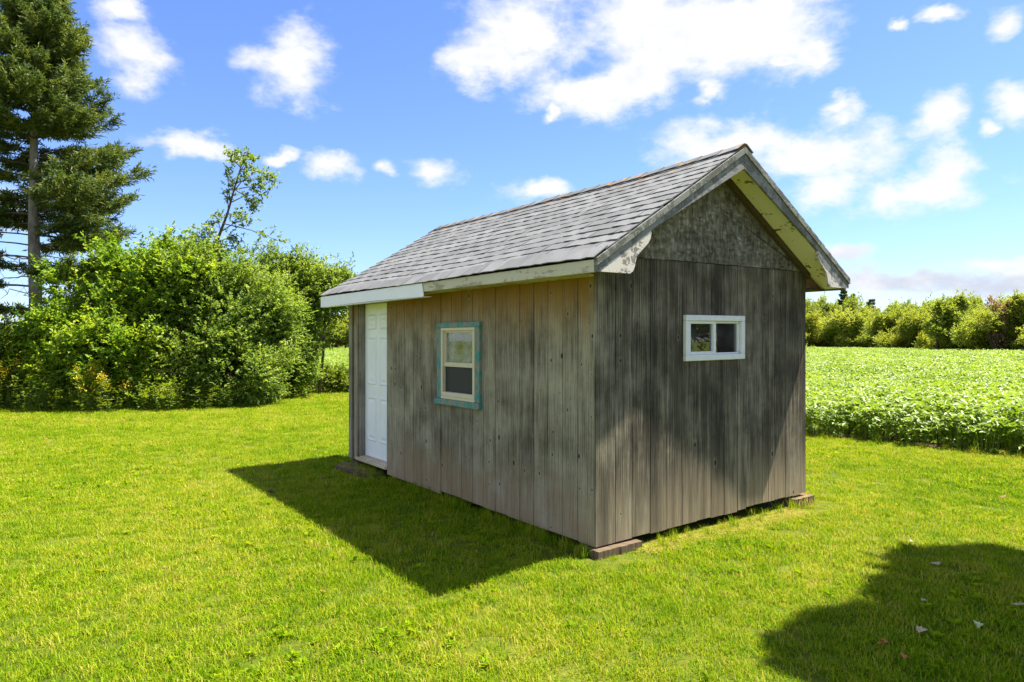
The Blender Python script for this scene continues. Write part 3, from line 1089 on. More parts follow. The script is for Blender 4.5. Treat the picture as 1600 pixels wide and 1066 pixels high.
for k in range(7):
    a = i1 - 0.065 - k * 0.012
    b.box(0.05 + 0.008 * (k % 2), 0.058 + 0.008 * (k % 2), a - 0.011, a, 1.50, iz1 - 0.04)
b.build('curtain', M['white_vinyl'], win)

# ---- wide sliding window in the gable
wn2 = SB()
o0, o1, oz0, oz1 = 1.047, 1.904, 1.530, 1.940
fr_ = 0.052
for (a0, a1, z0, z1) in ((o0, o0 + fr_, oz0 + fr_ + .0005, oz1 - fr_ - .0005), (o1 - fr_, o1, oz0 + fr_ + .0005, oz1 - fr_ - .0005), (o0, o1, oz0, oz0 + fr_), (o0, o1, oz1 - fr_, oz1)):
    wn2.box(a0, a1, -0.036, 0.03, z0, z1, 0.006)
wn2 = wn2.build('window', M['white_vinyl'], shed)
b = SB()
s0, s1 = o0 + fr_ + 0.001, 1.482
for (a0, a1, z0, z1) in ((s0, s0 + 0.028, oz0 + fr_ + .03, oz1 - fr_ - .0255), (s1 - 0.034, s1, oz0 + fr_ + .03, oz1 - fr_ - .0255), (s0, s1, oz0 + fr_ + .001, oz0 + fr_ + .0295), (s0, s1, oz1 - fr_ - .025, oz1 - fr_ - .001)):
    b.box(a0, a1, -0.020, 0.020, z0, z1, 0.003)
b.build('sash', M['white_vinyl'], wn2)
b = SB()
t0, t1 = 1.483, o1 - fr_ - 0.001
for (a0, a1, z0, z1) in ((t1 - 0.02, t1, oz0 + fr_ + .015, oz1 - fr_ - .0205), (t0, t1, oz0 + fr_ + .001, oz0 + fr_ + .0145), (t0, t1, oz1 - fr_ - .020, oz1 - fr_ - .001)):
    b.box(a0, a1, -0.004, 0.022, z0, z1, 0.003)
b.build('sash', M['white_vinyl'], wn2)
b = SB()
b.box(s0 + 0.02, s1 - 0.02, 0.006, 0.009, oz0 + fr_ + .02, oz1 - fr_ - .02)
b.build('pane', M['glass'], wn2)
b = SB()
b.box(t0 - 0.01, t1 - 0.01, 0.0125, 0.0155, oz0 + fr_ + .01, oz1 - fr_ - .01)
b.build('pane', M['glass'], wn2)
# a few rafters and studs inside, seen dimly through the panes
for (u0, v0) in ((2.2, 1.0), (2.9, 2.0), (2.9, 3.2), (1.4, 4.85)):
    b = SB()
    b.box(u0, u0 + 0.045, v0, v0 + 0.045, 0.17, 2.36)
    b.build('stud', M['threshold'], shed)


def to_world(u, v, z=0.0):
    c, s = math.cos(TH), math.sin(TH)
    return Vector((SX + u * c - v * s, SY + u * s + v * c, z))


# timber blocks under the corners
def block(u, v, lu, lv, h, label, seed):
    rg = random.Random(seed)
    b = MB()
    n = 6
    for k in range(n):     # split face: narrow staves of uneven depth
        x0 = -lu / 2 + lu * k / n
        x1 = -lu / 2 + lu * (k + 1) / n - 0.0
        d = rg.uniform(0, 0.010)
        b.box(x0, x1, -lv / 2 + d, lv / 2 - rg.uniform(0, 0.01), -h * 0.5, h / 2 - rg.uniform(0, 0.0012), 0.002)
    p = to_world(u, v, h / 2 - 0.004)
    o = b.build('foundation_block', M['block'], None, False, p, (0, 0, TH))
    tag(o, label, 'block', 'timber blocks under the shed corners')
    return o


block(0.21, 0.05, 0.50, 0.24, 0.070, 'brown split timber block with orange lichen under near corner of shed', 1)
block(2.90, 0.05, 0.36, 0.22, 0.098, 'brown timber block under far right corner of shed by the field', 2)
block(0.16, 4.80, 0.30, 0.22, 0.088, 'dark timber block under door end corner of shed', 3)

# worn board lying in front of the door
b = MB()
pts = [(-0.30, 4.72), (-0.22, 4.25), (-0.10, 3.98), (0.02, 3.92), (0.06, 4.30), (0.02, 4.78), (-0.12, 4.90)]
rg = random.Random(4)
sx0, sy0 = -0.12, 4.4
pl = [((u - sx0), (v - sy0)) for (u, v) in pts]
b.prism(pl, 'z', 0.0, 0.035)
b.prism([(p[0] * 0.82 - 0.02, p[1] * 0.62 + 0.08) for p in pl], 'z', 0.0355, 0.05)
o = b.build('doorstep_board', M['block'], None, False, to_world(sx0, sy0, 0.012), (0.03, -0.05, TH))
tag(o, 'broken brown weathered board lying on the grass below the white door', 'board')

# ------------------------------------------------------------------ grass
proto_col = bpy.data.collections.new('grass_tufts')          # not linked to the scene: only instanced
soy_col = bpy.data.collections.new('soybean_clumps')


def blade_set(n, rad, h0, h1, wid, rng, lean=0.5):
    a = rng.uniform(0, 2 * np.pi, n)
    r = rad * np.sqrt(rng.random(n))
    base = np.stack([r * np.cos(a), r * np.sin(a), np.zeros(n)], 1)
    h = rng.uniform(h0, h1, n)
    la = rng.uniform(0, 2 * np.pi, n)
    ld = np.stack([np.cos(la), np.sin(la), np.zeros(n)], 1)
    sd = np.stack([-np.sin(la), np.cos(la), np.zeros(n)], 1)
    k = rng.uniform(0.1, 1.0, n) * lean
    up = np.array([0, 0, 1.0])
    w = (wid * rng.uniform(0.7, 1.3, n))[:, None]
    p0 = base
    p1 = base + up * (h * 0.55)[:, None] + ld * (h * k * 0.35)[:, None]
    p2 = base + up * (h * (1 - 0.25 * k))[:, None] + ld * (h * k)[:, None]
    v = np.stack([p0 - sd * w / 2, p0 + sd * w / 2, p1 - sd * w * 0.42, p1 + sd * w * 0.42, p2], 1).reshape(-1, 3)
    b = np.arange(n)[:, None] * 5
    t = np.concatenate([b + np.array([0, 1, 3]), b + np.array([0, 3, 2]), b + np.array([2, 3, 4])], 1).reshape(-1, 3)
    var = np.repeat(np.clip(np.where(rng.random(n) < 0.04, rng.uniform(0.85, 1.1, n), rng.normal(0.40, 0.28, n)), 0, 1.1), 5)
    return v, t, var


def weed_set(rng, n=9, ln=0.044, wd=0.021):
    a = rng.uniform(0, 2 * np.pi, n)
    ax = unit(np.stack([np.cos(a), np.sin(a), rng.uniform(0.25, 0.9, n)], 1))
    pos = np.zeros((n, 3)) + np.array([0, 0, 0.012])
    v, t = leaf_geo(pos, ax, ln * rng.uniform(0.6, 1.2, n), wd * rng.uniform(0.7, 1.2, n), rng, 1.5, 0.15)
    return v, t, np.repeat(rng.uniform(0.1, 0.55, n), 4)


def join_sets(sets):
    V, T_, A, b = [], [], [], 0
    for v, t, a in sets:
        V.append(v)
        T_.append(t + b)
        A.append(a)
        b += len(v)
    return np.concatenate(V), np.concatenate(T_), np.concatenate(A)


for k in range(9):
    r_ = np.random.default_rng(50 + k)
    if k < 6:
        st = [blade_set(62, 0.085, 0.014, 0.038 + 0.004 * k, 0.0038, r_, 1.15)]
    elif k == 6:
        st = [weed_set(r_), blade_set(20, 0.08, 0.02, 0.045, 0.0042, r_, 0.9)]
    elif k == 8:   # dry straw lying flat
        v8, t8, a8 = blade_set(60, 0.10, 0.012, 0.055, 0.0042, r_, 1.6)
        v8[:, 2] *= 0.55
        st = [(v8, t8, np.where(np.arange(len(a8)) // 5 % 3 > 0, 1.0 + 0 * a8, a8))]
    else:   # long uncut blades, for the foot of the walls
        st = [blade_set(30, 0.06, 0.06, 0.17, 0.0048, r_, 0.75)]
    me = np_mesh('grass_tuft', *join_sets(st)[:2], M['grass'], join_sets(st)[2])
    o = bpy.data.objects.new('grass_tuft_%d' % k, me)
    proto_col.objects.link(o)


def soy_clump(k):
    r_ = np.random.default_rng(90 + k)
    sets = []
    n = 48
    for _ in range(n):      # a trifoliate leaf on its stalk
        c = np.array([r_.uniform(-.26, .26), r_.uniform(-.26, .26), 0.0])
        hh = (0.60 - 0.30 * r_.random() ** 1.6 if _ < 33 else r_.uniform(0.05, 0.42)) + r_.normal(0, 0.03)
        c[2] = hh
        a0 = r_.uniform(0, 2 * np.pi)
        tl = np.array([r_.normal(0, .35), r_.normal(0, .35), 1.0])
        for j in range(3):
            a = a0 + (j - 1) * 1.35
            d = unit(np.array([math.cos(a), math.sin(a), r_.uniform(-0.5, 0.25)]))
            L = r_.uniform(0.07, 0.115)
            w = L * 0.62
            s = unit(np.cross(d, tl))
            nn = unit(np.cross(s, d))
            p = c + d * 0.012
            pts_ = np.array([p, p + d * L * .3 + s * w * .5 + nn * .012, p + d * L * .65 + s * w * .38 + nn * .006, p + d * L - nn * 0.02, p + d * L * .65 - s * w * .38 + nn * .006, p + d * L * .3 - s * w * .5 + nn * .012])
            sets.append((pts_, np.array([[0, 2, 1], [0, 3, 2], [0, 4, 3], [0, 5, 4]]), np.full(6, np.clip(r_.normal(0.5, 0.25), 0, 1))))
        sets.append((np.array([[c[0] * .6, c[1] * .6, 0], [c[0] * .6 + .008, c[1] * .6, 0], c]), np.array([[0, 1, 2]]), np.full(3, 0.5)))
    return join_sets(sets)


for k in range(6):
    v, t, a = soy_clump(k)
    o = bpy.data.objects.new('soybean_clump_%d' % k, np_mesh('soybean_clump', v, t, M['soy'], a))
    soy_col.objects.link(o)


def scatter(name, pts, idx, rotz, scl, coll, tilt=None):
    me = bpy.data.meshes.new(name)
    n = len(pts)
    me.vertices.add(n)
    me.vertices.foreach_set('co', np.ascontiguousarray(pts, dtype=np.float32).ravel())
    a = me.attributes.new('idx', 'INT', 'POINT')
    a.data.foreach_set('value', np.ascontiguousarray(idx, dtype=np.int32))
    rot = np.zeros((n, 3), dtype=np.float32)
    rot[:, 2] = rotz
    if tilt is not None:
        rot[:, :2] = tilt
    a = me.attributes.new('rot', 'FLOAT_VECTOR', 'POINT')
    a.data.foreach_set('vector', rot.ravel())
    a = me.attributes.new('scl', 'FLOAT', 'POINT')
    a.data.foreach_set('value', np.ascontiguousarray(scl, dtype=np.float32))
    o = link(name, me)
    ng = bpy.data.node_groups.new(name + '_nodes', 'GeometryNodeTree')
    ng.interface.new_socket('Geometry', in_out='INPUT', socket_type='NodeSocketGeometry')
    ng.interface.new_socket('Geometry', in_out='OUTPUT', socket_type='NodeSocketGeometry')
    N = NT(ng)
    gi, go = N.n('NodeGroupInput'), N.n('NodeGroupOutput')
    ci = N.n('GeometryNodeCollectionInfo')
    ci.inputs['Collection'].default_value = coll
    ci.inputs['Separate Children'].default_value = True
    ci.inputs['Reset Children'].default_value = True

    def attr(nm, ty):
        x = N.n('GeometryNodeInputNamedAttribute', data_type=ty)
        x.inputs['Name'].default_value = nm
        return [s for s in x.outputs if s.enabled and s.name == 'Attribute'][0]
    ip = N.n('GeometryNodeInstanceOnPoints')
    ng.links.new(gi.outputs[0], ip.inputs['Points'])
    ng.links.new(ci.outputs[0], ip.inputs['Instance'])
    ip.inputs['Pick Instance'].default_value = True
    ng.links.new(attr('idx', 'INT'), ip.inputs['Instance Index'])
    er = N.n('FunctionNodeEulerToRotation')
    ng.links.new(attr('rot', 'FLOAT_VECTOR'), er.inputs[0])
    ng.links.new(er.outputs[0], ip.inputs['Rotation'])
    ng.links.new(attr('scl', 'FLOAT'), ip.inputs['Scale'])
    ng.links.new(ip.outputs[0], go.inputs[0])
    md = o.modifiers.new('scatter', 'NODES')
    md.node_group = ng
    return o


def shed_uv(x, y):
    c, s = math.cos(TH), math.sin(TH)
    dx, dy = x - SX, y - SY
    return dx * c + dy * s, -dx * s + dy * c


gp, gi_, gs = [], [], []
# density falls with distance; the region is a wide wedge ahead of the camera
bands = [(2.6, 5.0, 250, 1.0), (5.0, 8.0, 195, 1.05), (8.0, 13.0, 130, 1.2), (13.0, 19.0, 75, 1.45), (19.0, 27.0, 34, 1.8), (27.0, 36.0, 16, 2.3)]
for (y0, y1, dn, sc) in bands:
    hw = y1 * 0.95 + 0.6
    n = int(dn * (y1 - y0) * 2 * hw)
    x = RNG.uniform(-hw, hw, n)
    y = RNG.uniform(y0, y1, n)
    ok = np.abs(x) < y * 0.95 + 0.6
    u, v = shed_uv(x, y)
    ok &= ~((u > 0.02) & (u < WID - 0.02) & (v > 0.04) & (v < LEN))
    near = ((u > 0.5) & (u < WID - 0.3) & (v > -0.20) & (v < 0.05))
    ok &= ~(near & (RNG.random(n) < 0.80))
    su, sv = u + 0.12, v - 4.4
    ok &= ~((np.abs(su) < 0.19) & (np.abs(sv) < 0.5))
    ok &= field_in(x, y) < 0.05 + RNG.uniform(-0.15, 0.1, n)
    x, y = x[ok], y[ok]
    m_ = len(x)
    gp.append(np.stack([x, y, np.zeros(m_)], 1))
    ii = RNG.integers(0, 6, m_)
    lowf = np.sin(x * 1.7 + 1.3 * np.sin(y * 0.9)) * np.sin(y * 1.3 + 0.7 * np.cos(x * 1.1))
    ii = np.where((RNG.random(m_) < 0.02 + 0.08 * (lowf > 0.3)) & (y < 11), 6, ii)
    gi_.append(ii)
    uu, vv = shed_uv(x, y)
    close = ((uu > -0.25) & (uu < WID + 0.3) & (vv > -0.32) & (vv < 0.05)) | ((uu > -0.2) & (uu < 0.1) & (vv > -0.1) & (vv < 0.6))
    gs.append(sc * RNG.uniform(0.75, 1.25, m_) * (1 + 0.13 * lowf) * np.where(close, 0.5, 1.0))
# long blades at the foot of the walls and along the field edge
def line_pts(n, fn, spread):
    t = RNG.random(n)
    out = []
    for q in t:
        p = fn(q)
        out.append((p[0] + RNG.normal(0, spread), p[1] + RNG.normal(0, spread), 0))
    return np.array(out)
for arr in (line_pts(110, lambda q: to_world(-0.05, q * 3.7)[:2], 0.04), line_pts(26, lambda q: to_world(0.6 + q * 2.2, -0.06)[:2], 0.05), line_pts(60, lambda q: to_world(-0.05, 3.9 + q * 1.1)[:2], 0.08),
            line_pts(420, lambda q: EA + ED * (q * 34 - 10) - EN * 0.12, 0.10)):
    gp.append(arr)
    gi_.append(np.full(len(arr), 7))
    gs.append(RNG.uniform(0.45, 0.95, len(arr)))
n8 = 420
q8 = RNG.random(n8)
w8 = np.array([tuple(to_world(0.45 + a * 2.2, -0.02 - abs(b))) for a, b in zip(q8, RNG.normal(0, 0.13, n8))])
gp.append(w8)
gi_.append(np.full(n8, 8))
gs.append(RNG.uniform(0.6, 1.2, n8))
gp, gi_, gs = np.concatenate(gp), np.concatenate(gi_), np.concatenate(gs)
o = scatter('grass', gp, gi_, RNG.uniform(0, 6.28, len(gp)), gs, proto_col)
tag(o, 'short sunlit yellow green lawn grass around the shed', 'grass', kind='stuff')

# ------------------------------------------------------------------ soybean field
pts = []
for (d0, d1, step) in ((0.22, 14, 0.36), (14, 34, 0.52), (34, 120, 0.85)):
    t_ = np.arange(-40, 88, step)
    s_ = np.arange(d0, d1, step)
    TT, SS = np.meshgrid(t_, s_)
    TT = TT.ravel() + RNG.normal(0, step * 0.22, TT.size)
    SS = SS.ravel() + RNG.normal(0, step * 0.14, SS.size)
    x = EA[0] + ED[0] * TT + EN[0] * SS
    y = EA[1] + ED[1] * TT + EN[1] * SS
    pxx = 800 + F_PX * x / np.maximum(y, 0.1)
    lim = np.interp(pxx, [380, 700, 1262, 1600, 1700, 2400], [77, 91, 99, 66, 59, 36])
    ok = (y > 3) & (x < y * 1.15 + 1) & (x > -0.62 * y - 1) & (y < lim)
    ok &= ~((pxx < 430) & (y < 60))
    u, v = shed_uv(x, y)
    x, y = x[ok], y[ok]
    sc = step / 0.36
    pts.append(np.stack([x, y, np.full(len(x), 1.0 + (sc - 1) * 0.5)], 1))
pts = np.concatenate(pts)
scl = pts[:, 2] * RNG.uniform(0.82, 1.12, len(pts)) * (1 + 0.10 * np.sin(pts[:, 0] * 0.5) * np.sin(pts[:, 1] * 0.35 + 1))
zz = np.where(scl > 1.25, -(scl - 1.1) * 0.55, 0)
P3 = np.stack([pts[:, 0], pts[:, 1], zz], 1)
o = scatter('soybean_crop', P3, RNG.integers(0, 6, len(P3)), RNG.uniform(0, 6.28, len(P3)), scl, soy_col, RNG.normal(0, 0.10, (len(P3), 2)))
tag(o, 'dense bright green soybean crop filling the field behind the shed', 'crop', kind='stuff')
# hide nothing: the prototypes live only in unlinked collections


# ------------------------------------------------------------------ trees and shrubs
def at(px, py, Y):
    return ((px - 800) / F_PX * Y, Y, CAM_H - (py - HOR) / F_PX * Y)


def shrub(name, label, blobs, per, leaf, mat, base, seed, stems=6, n_leaf=9, slen=0.34, group=None, cat='shrub', clumps=18, cl_r=0.34, spread=0.75, stem_mat='bark', stem_r=0.035, shoots=0):
    rg = np.random.default_rng(seed)
    root = empty(name, base)
    tag(root, label, cat, group)
    bl = [(b[0] - base[0], b[1] - base[1], b[2], b[3], b[4], b[5]) for b in blobs]
    P, D = crown_points(bl, per, rg, clumps, cl_r)
    P, D = [P], [D]
    for k in range(shoots):          # long upright shoots that break the outline
        b = bl[rg.integers(0, len(bl))]
        a0 = rg.uniform(0, 6.28)
        r0 = math.sqrt(rg.random()) * 0.9
        s0 = np.array([b[0] + math.cos(a0) * r0 * b[3], b[1] + math.sin(a0) * r0 * b[4], b[2] + b[5] * math.sqrt(max(0, 1 - r0 * r0)) * 0.9])
        d0 = unit(np.array([math.cos(a0) * r0 * 0.7 + rg.normal(0, .15), math.sin(a0) * r0 * 0.7, 1.0]))
        ln = rg.uniform(0.3, 0.75)
        m_ = int(5 + ln * 9)
        P.append(s0 + d0 * (np.linspace(0, 1, m_) * ln)[:, None])
        D.append(unit(d0 * 0.5 + rg.normal(0, 0.55, (m_, 3))))
    P, D = np.concatenate(P), np.concatenate(D)
    v, t, a = sprigs(P, D, n_leaf, slen, leaf[0], leaf[1], rg, spread)
    v[:, 2] = np.maximum(v[:, 2], 0.01)
    link('crown', np_mesh('crown', v, t, mat, a), None, root)
    sb = MB()
    for k in range(stems):
        b = bl[k % len(bl)]
        e = np.array(b[:3]) + rg.normal(0, 0.4, 3) * np.array(b[3:6])
        s0 = np.array([rg.normal(0, 0.25) + b[0] * 0.35, rg.normal(0, 0.25) + b[1] * 0.35, -0.05])
        mid = (s0 + e) / 2 + rg.normal(0, 0.15, 3)
        sb.tube([s0, mid, e], [stem_r * 1.5, stem_r, stem_r * 0.35], 6)
    sb.build('trunk', M[stem_mat], root, True)
    return root


shrub('maple_shrub', 'tall bright yellow green leafy shrub beside the spruce trunk', [(-11.2, 18.6, 2.1, 1.5, 1.5, 2.1), (-9.9, 18.9, 2.2, 1.5, 1.5, 1.9), (-11.6, 18.2, 1.2, 1.2, 1.2, 1.2), (-10.2, 17.5, 1.1, 1.5, 1.0, 1.2), (-8.9, 18.7, 2.3, 1.2, 1.4, 2.1), (-10.9, 18.9, 3.0, 0.9, 0.9, 1.0), (-9.4, 18.8, 3.1, 0.8, 0.8, 1.0)],
      1500, (0.105, 0.064), M['maple_leaf'], (-10.2, 18.6, 0), 11, 9, 9, 0.30, clumps=30, cl_r=0.26, shoots=70)
shrub('round_shrub', 'broad rounded green shrub in the middle of the thicket', [(-8.2, 18.4, 1.5, 1.5, 1.3, 1.6), (-7.5, 19.0, 2.1, 1.5, 1.5, 1.9), (-8.6, 18.8, 2.7, 1.2, 1.2, 1.5), (-7.0, 19.6, 1.6, 1.1, 1.2, 1.6), (-7.4, 18.2, 0.8, 1.5, 1.0, 0.9)],
      2000, (0.078, 0.048), M['apple_leaf'], (-7.6, 18.9, 0), 12, 8, 10, 0.28, clumps=34, cl_r=0.25, shoots=40)
shrub('arching_shrub', 'green shrub with upright leafy shoots next to the shed end', [(-7.0, 21.0, 2.3, 1.2, 1.3, 2.1), (-6.1, 21.4, 3.0, 0.85, 1.0, 1.0), (-7.0, 21.0, 3.2, 0.9, 0.9, 1.0), (-5.55, 21.6, 3.1, 0.5, 0.7, 0.7), (-6.9, 20.8, 1.2, 1.0, 1.0, 1.2), (-6.8, 20.6, 0.7, 0.75, 0.8, 0.7)],
      1800, (0.080, 0.046), M['apple_leaf'], (-6.3, 21.0, 0), 13, 8, 10, 0.30, clumps=28, cl_r=0.26, shoots=55)
shrub('low_shrub', 'low leafy bush at the left end below the spruce', [(-13.4, 17.8, 0.9, 0.9, 0.9, 1.1), (-14.6, 18.2, 1.1, 1.0, 1.0, 1.3)],
      900, (0.11, 0.06), M['goldenrod'], (-13.9, 18.0, 0), 14, 5, 9, 0.32)
shrub('low_shrub', 'low rough bush at the end of the thicket by the field', [(-5.9, 22.6, 0.3, 0.6, 0.6, 0.4), (-5.3, 23.0, 0.22, 0.5, 0.5, 0.28)],
      500, (0.10, 0.05), M['goldenrod'], (-5.5, 22.8, 0), 15, 4, 9, 0.25)



def weed_clump(base, n, h, seed, label, flowers=False):
    rg = np.random.default_rng(seed)
    root = empty('weed_clump', (base[0], base[1], 0))
    tag(root, label, 'weeds', 'weeds along the foot of the thicket')
    sets, fl = [], []
    st = MB()
    for k in range(n):
        p = np.array([rg.normal(0, 0.28), rg.normal(0, 0.22), 0])
        d = unit(np.array([rg.normal(0, .18), rg.normal(0, .18), 1.0]))
        hh = h * rg.uniform(0.6, 1.1)
        nl = 22
        s = rg.uniform(0.12, 1.0, nl)
        a = rg.uniform(0, 6.28, nl)
        ax = unit(np.stack([np.cos(a), np.sin(a), rg.uniform(-0.1, 0.6, nl)], 1))
        v, t = leaf_geo(p + d * (s * hh)[:, None], ax, rg.uniform(.07, .15, nl), rg.uniform(.018, .04, nl), rg)
        sets.append((v, t, np.full(len(v), np.clip(rg.normal(.5, .2), 0, 1))))
        st.tube([p, p + d * hh], [0.006, 0.003], 3, False)
        if flowers and rg.random() < 0.7:
            m_ = 26
            c = p + d * hh + rg.normal(0, 1, (m_, 3)) * np.array([.05, .05, .05])
            v, t = leaf_geo(c, unit(rg.normal(0, 1, (m_, 3))), np.full(m_, .035), np.full(m_, .03), rg)
            fl.append((v, t, rg.uniform(0, 1, 1).repeat(len(v))))
    v, t, a = join_sets(sets)
    link('foliage', np_mesh('foliage', v, t, M['goldenrod'], a), None, root)
    st.build('stem', M['goldenrod'], root)
    if fl:
        v, t, a = join_sets(fl)
        link('flower_head', np_mesh('flower_head', v, t, M['flower'], a), None, root)


weed_clump((-12.6, 16.9), 30, 1.1, 31, 'weeds with yellow flower heads in front of the spruce trunk', True)
weed_clump((-13.9, 16.9), 26, 0.8, 32, 'leafy weeds at the left edge below the low bush', True)
weed_clump((-11.2, 16.5), 34, 0.9, 33, 'dark leafy weeds at the foot of the yellow green shrub')
weed_clump((-9.9, 16.4), 34, 1.0, 34, 'tall goldenrod stems at the foot of the thicket', True)
weed_clump((-8.6, 16.7), 34, 0.8, 35, 'leafy weeds at the foot of the broad rounded shrub')
weed_clump((-7.4, 17.3), 28, 0.7, 36, 'pale weeds on the lawn side of the rounded shrub')
weed_clump((-6.7, 18.4), 26, 0.6, 37, 'short weeds between the rounded shrub and the lawn')
weed_clump((-6.4, 20.0), 24, 0.5, 38, 'short weeds near the right end of the thicket')


# leaning sapling above the thicket
def sapling():
    rg = np.random.default_rng(21)
    Y = 20.0
    base = Vector((-9.35, Y, 0))
    root = empty('leaning_sapling', base)
    tag(root, 'thin leaning tree with sparse leaves rising above the thicket', 'tree')
    q = lambda px, py: Vector(at(px, py, Y)) - base
    b = MB()
    main = [Vector((0, 0, -0.05)), q(305, 500), q(318, 430), q(338, 380), q(355, 335), q(366, 296), q(376, 262), q(386, 240)]
    b.tube(main, [.07, .06, .052, .044, .034, .025, .016, .007], 7)
    twigs = []
    def br(p0, p1, r=0.018):
        a, c = q(*p0), q(*p1)
        a.y += rg.normal(0, 0.05)
        c.y += rg.normal(0, 0.5)
        mid = (a + c) / 2 + Vector((0, 0, 0.06))
        b.tube([a, mid, c], [r, r * 0.7, r * 0.3], 5)
        twigs.append((mid, c))
    for p0, p1 in (((338, 380), (305, 345)), ((318, 430), (288, 350)), ((366, 296), (420, 300)), ((366, 300), (402, 280)), ((376, 265), (415, 270)), ((376, 262), (350, 245)), ((355, 335), (395, 350)), ((355, 335), (345, 290)),
                   ((386, 242), (362, 238)), ((384, 248), (378, 236)), ((366, 296), (398, 322)), ((338, 380), (372, 372)), ((330, 395), (300, 370)), ((345, 360), (318, 330)), ((360, 315), (350, 268)), ((372, 275), (396, 258)), ((350, 350), (425, 372)), ((318, 430), (270, 385)), ((338, 380), (400, 400)), ((330, 400), (355, 395)), ((345, 362), (380, 335)), ((308, 470), (262, 400)), ((360, 318), (405, 305)), ((310, 460), (330, 385)), ((370, 285), (424, 282))):
        br(p0, p1)
    b.build('trunk', M['bark'], root, True)
    P, D = [], []
    for (m_, c) in twigs:
        for _ in range(17):
            s = rg.uniform(0.0, 1.12)
            p = m_.lerp(c, s)
            P.append(np.array(p) + rg.normal(0, 0.08, 3))
            D.append(unit(np.array(c - m_) * 0.8 + rg.normal(0, 0.6, 3)))
    v, t, a = sprigs(np.array(P), np.array(D), 9, 0.24, 0.095, 0.06, rg)
    link('crown', np_mesh('crown', v, t, M['sapling_leaf'], a), None, root)


sapling()


def spruce(base, H, label, seed, full, name='spruce_tree', group=None, bare_to=0.35, radius=2.5, dens=1.35, leafw=0.034, mat='needle', trunk_r=0.21):
    """tapered trunk, whorls of drooping boughs that carry flat sprays of needle twigs"""
    rg = np.random.default_rng(seed)
    root = empty(name, base)
    tag(root, label, 'tree', group)
    tr = MB()
    zs = np.linspace(0, H, 14)
    pts_ = [(0.06 * math.sin(z * 0.7), 0.05 * math.cos(z * 0.9), z - (0.05 if i == 0 else 0)) for i, z in enumerate(zs)]
    tr.tube(pts_, [max(0.012, trunk_r * (1 - z / H) ** 0.8 * (1.25 if i == 0 else 1)) for i, z in enumerate(zs)], 10)
    tr.build('trunk', M['bark_spruce'], root, True)
    bb, dead = MB(), MB()
    P, D, Ls = [], [], []
    z = 1.0 if full else 0.5
    while z < H - 0.15:
        t = z / H
        nb = 7 if full else 5
        prof = radius * (min(1.0, (1 - t) / 0.52) ** 0.85) * (0.75 + 0.25 * min(1, t / 0.3))
        for k in range(nb):
            a = rg.uniform(0, 2 * math.pi)
            if full and z < 7.2 and math.sin(a) < -0.72:
                continue
            L = prof * rg.uniform(0.6, 1.15)
            alive = t > bare_to or rg.random() < 0.38
            if full and t < 0.22:
                alive = alive and math.sin(a) > -0.1
            n = 7
            el0 = 0.12 + 0.5 * t
            pp = []
            for j in range(n):
                s = j / (n - 1)
                r_ = s * L
                dz = L * (math.tan(el0) * s * 0.5 - 0.42 * s * s * (1 - t * 0.6) + 0.30 * s ** 3.5)
                pp.append(np.array([math.cos(a) * r_, math.sin(a) * r_, z + dz]))
            if not alive:
                L2 = L * rg.uniform(0.3, 0.85)
                pp = [p if j == 0 else pp[0] + (p - pp[0]) * (L2 / L) + rg.normal(0, 0.07, 3) - np.array([0, 0, 0.03 * j]) for j, p in enumerate(pp)]
                dead.tube(pp[:6], [0.022, 0.019, 0.016, 0.012, 0.008, 0.004], 5, False)
                for _ in range(6):
                    i = rg.integers(2, 5)
                    e = pp[i] + rg.normal(0, 0.28, 3)
                    dead.tube([pp[i], (pp[i] + e) / 2 + rg.normal(0, .03, 3), e], [0.007, 0.005, 0.002], 3, False)
                continue
            rad0 = 0.012 + 0.020 * (1 - t)
            bb.tube(pp, [rad0 * (1 - 0.85 * j / (n - 1)) for j in range(n)], 5, False)
            ns = int((30 + 36 * L) * dens)
            s = rg.random(ns) ** 0.75 * 0.86 + 0.14
            if full:
                s = np.maximum(s, 0.45 * (1 - t) + rg.uniform(0, .1, ns))
            for q in s:
                f = q * (n - 1)
                i = min(int(f), n - 2)
                p = pp[i] * (1 - (f - i)) + pp[i + 1] * (f - i)
                bd = unit(pp[i + 1] - pp[i])
                lat = np.array([-math.sin(a), math.cos(a), 0]) * rg.choice([-1, 1])
                wid = 0.34 * L ** 0.6 * (1.1 - q * 0.75)
                m_ = rg.uniform(0, wid)
                P.append(p + lat * m_ + bd * m_ * 0.6 + np.array([0, 0, -0.05 * m_ + rg.normal(0.02, 0.05)]))
                D.append(unit(bd * 0.9 + lat * 0.6 + np.array([0, 0, rg.uniform(-0.25, 0.45)])))
        z += (0.30 if full else 0.5) * rg.uniform(0.7, 1.2)
    v, t_, a_ = sprigs(np.array(P), np.array(D), 8 if full else 5, 0.30 if full else 0.22, 0.15 if full else 0.20, leafw, rg, 0.62, 0.7)
    link('crown', np_mesh('crown', v, t_, M[mat], a_), None, root)
    bb.build('bough', M['bark'], root)
    if dead.v:
        dead.build('dead_branch', M['deadwood'], root)
    return root


spruce((-13.65, 19.6, 0), 12.4, 'tall old spruce with bare grey lower trunk at the left edge', 5, True)

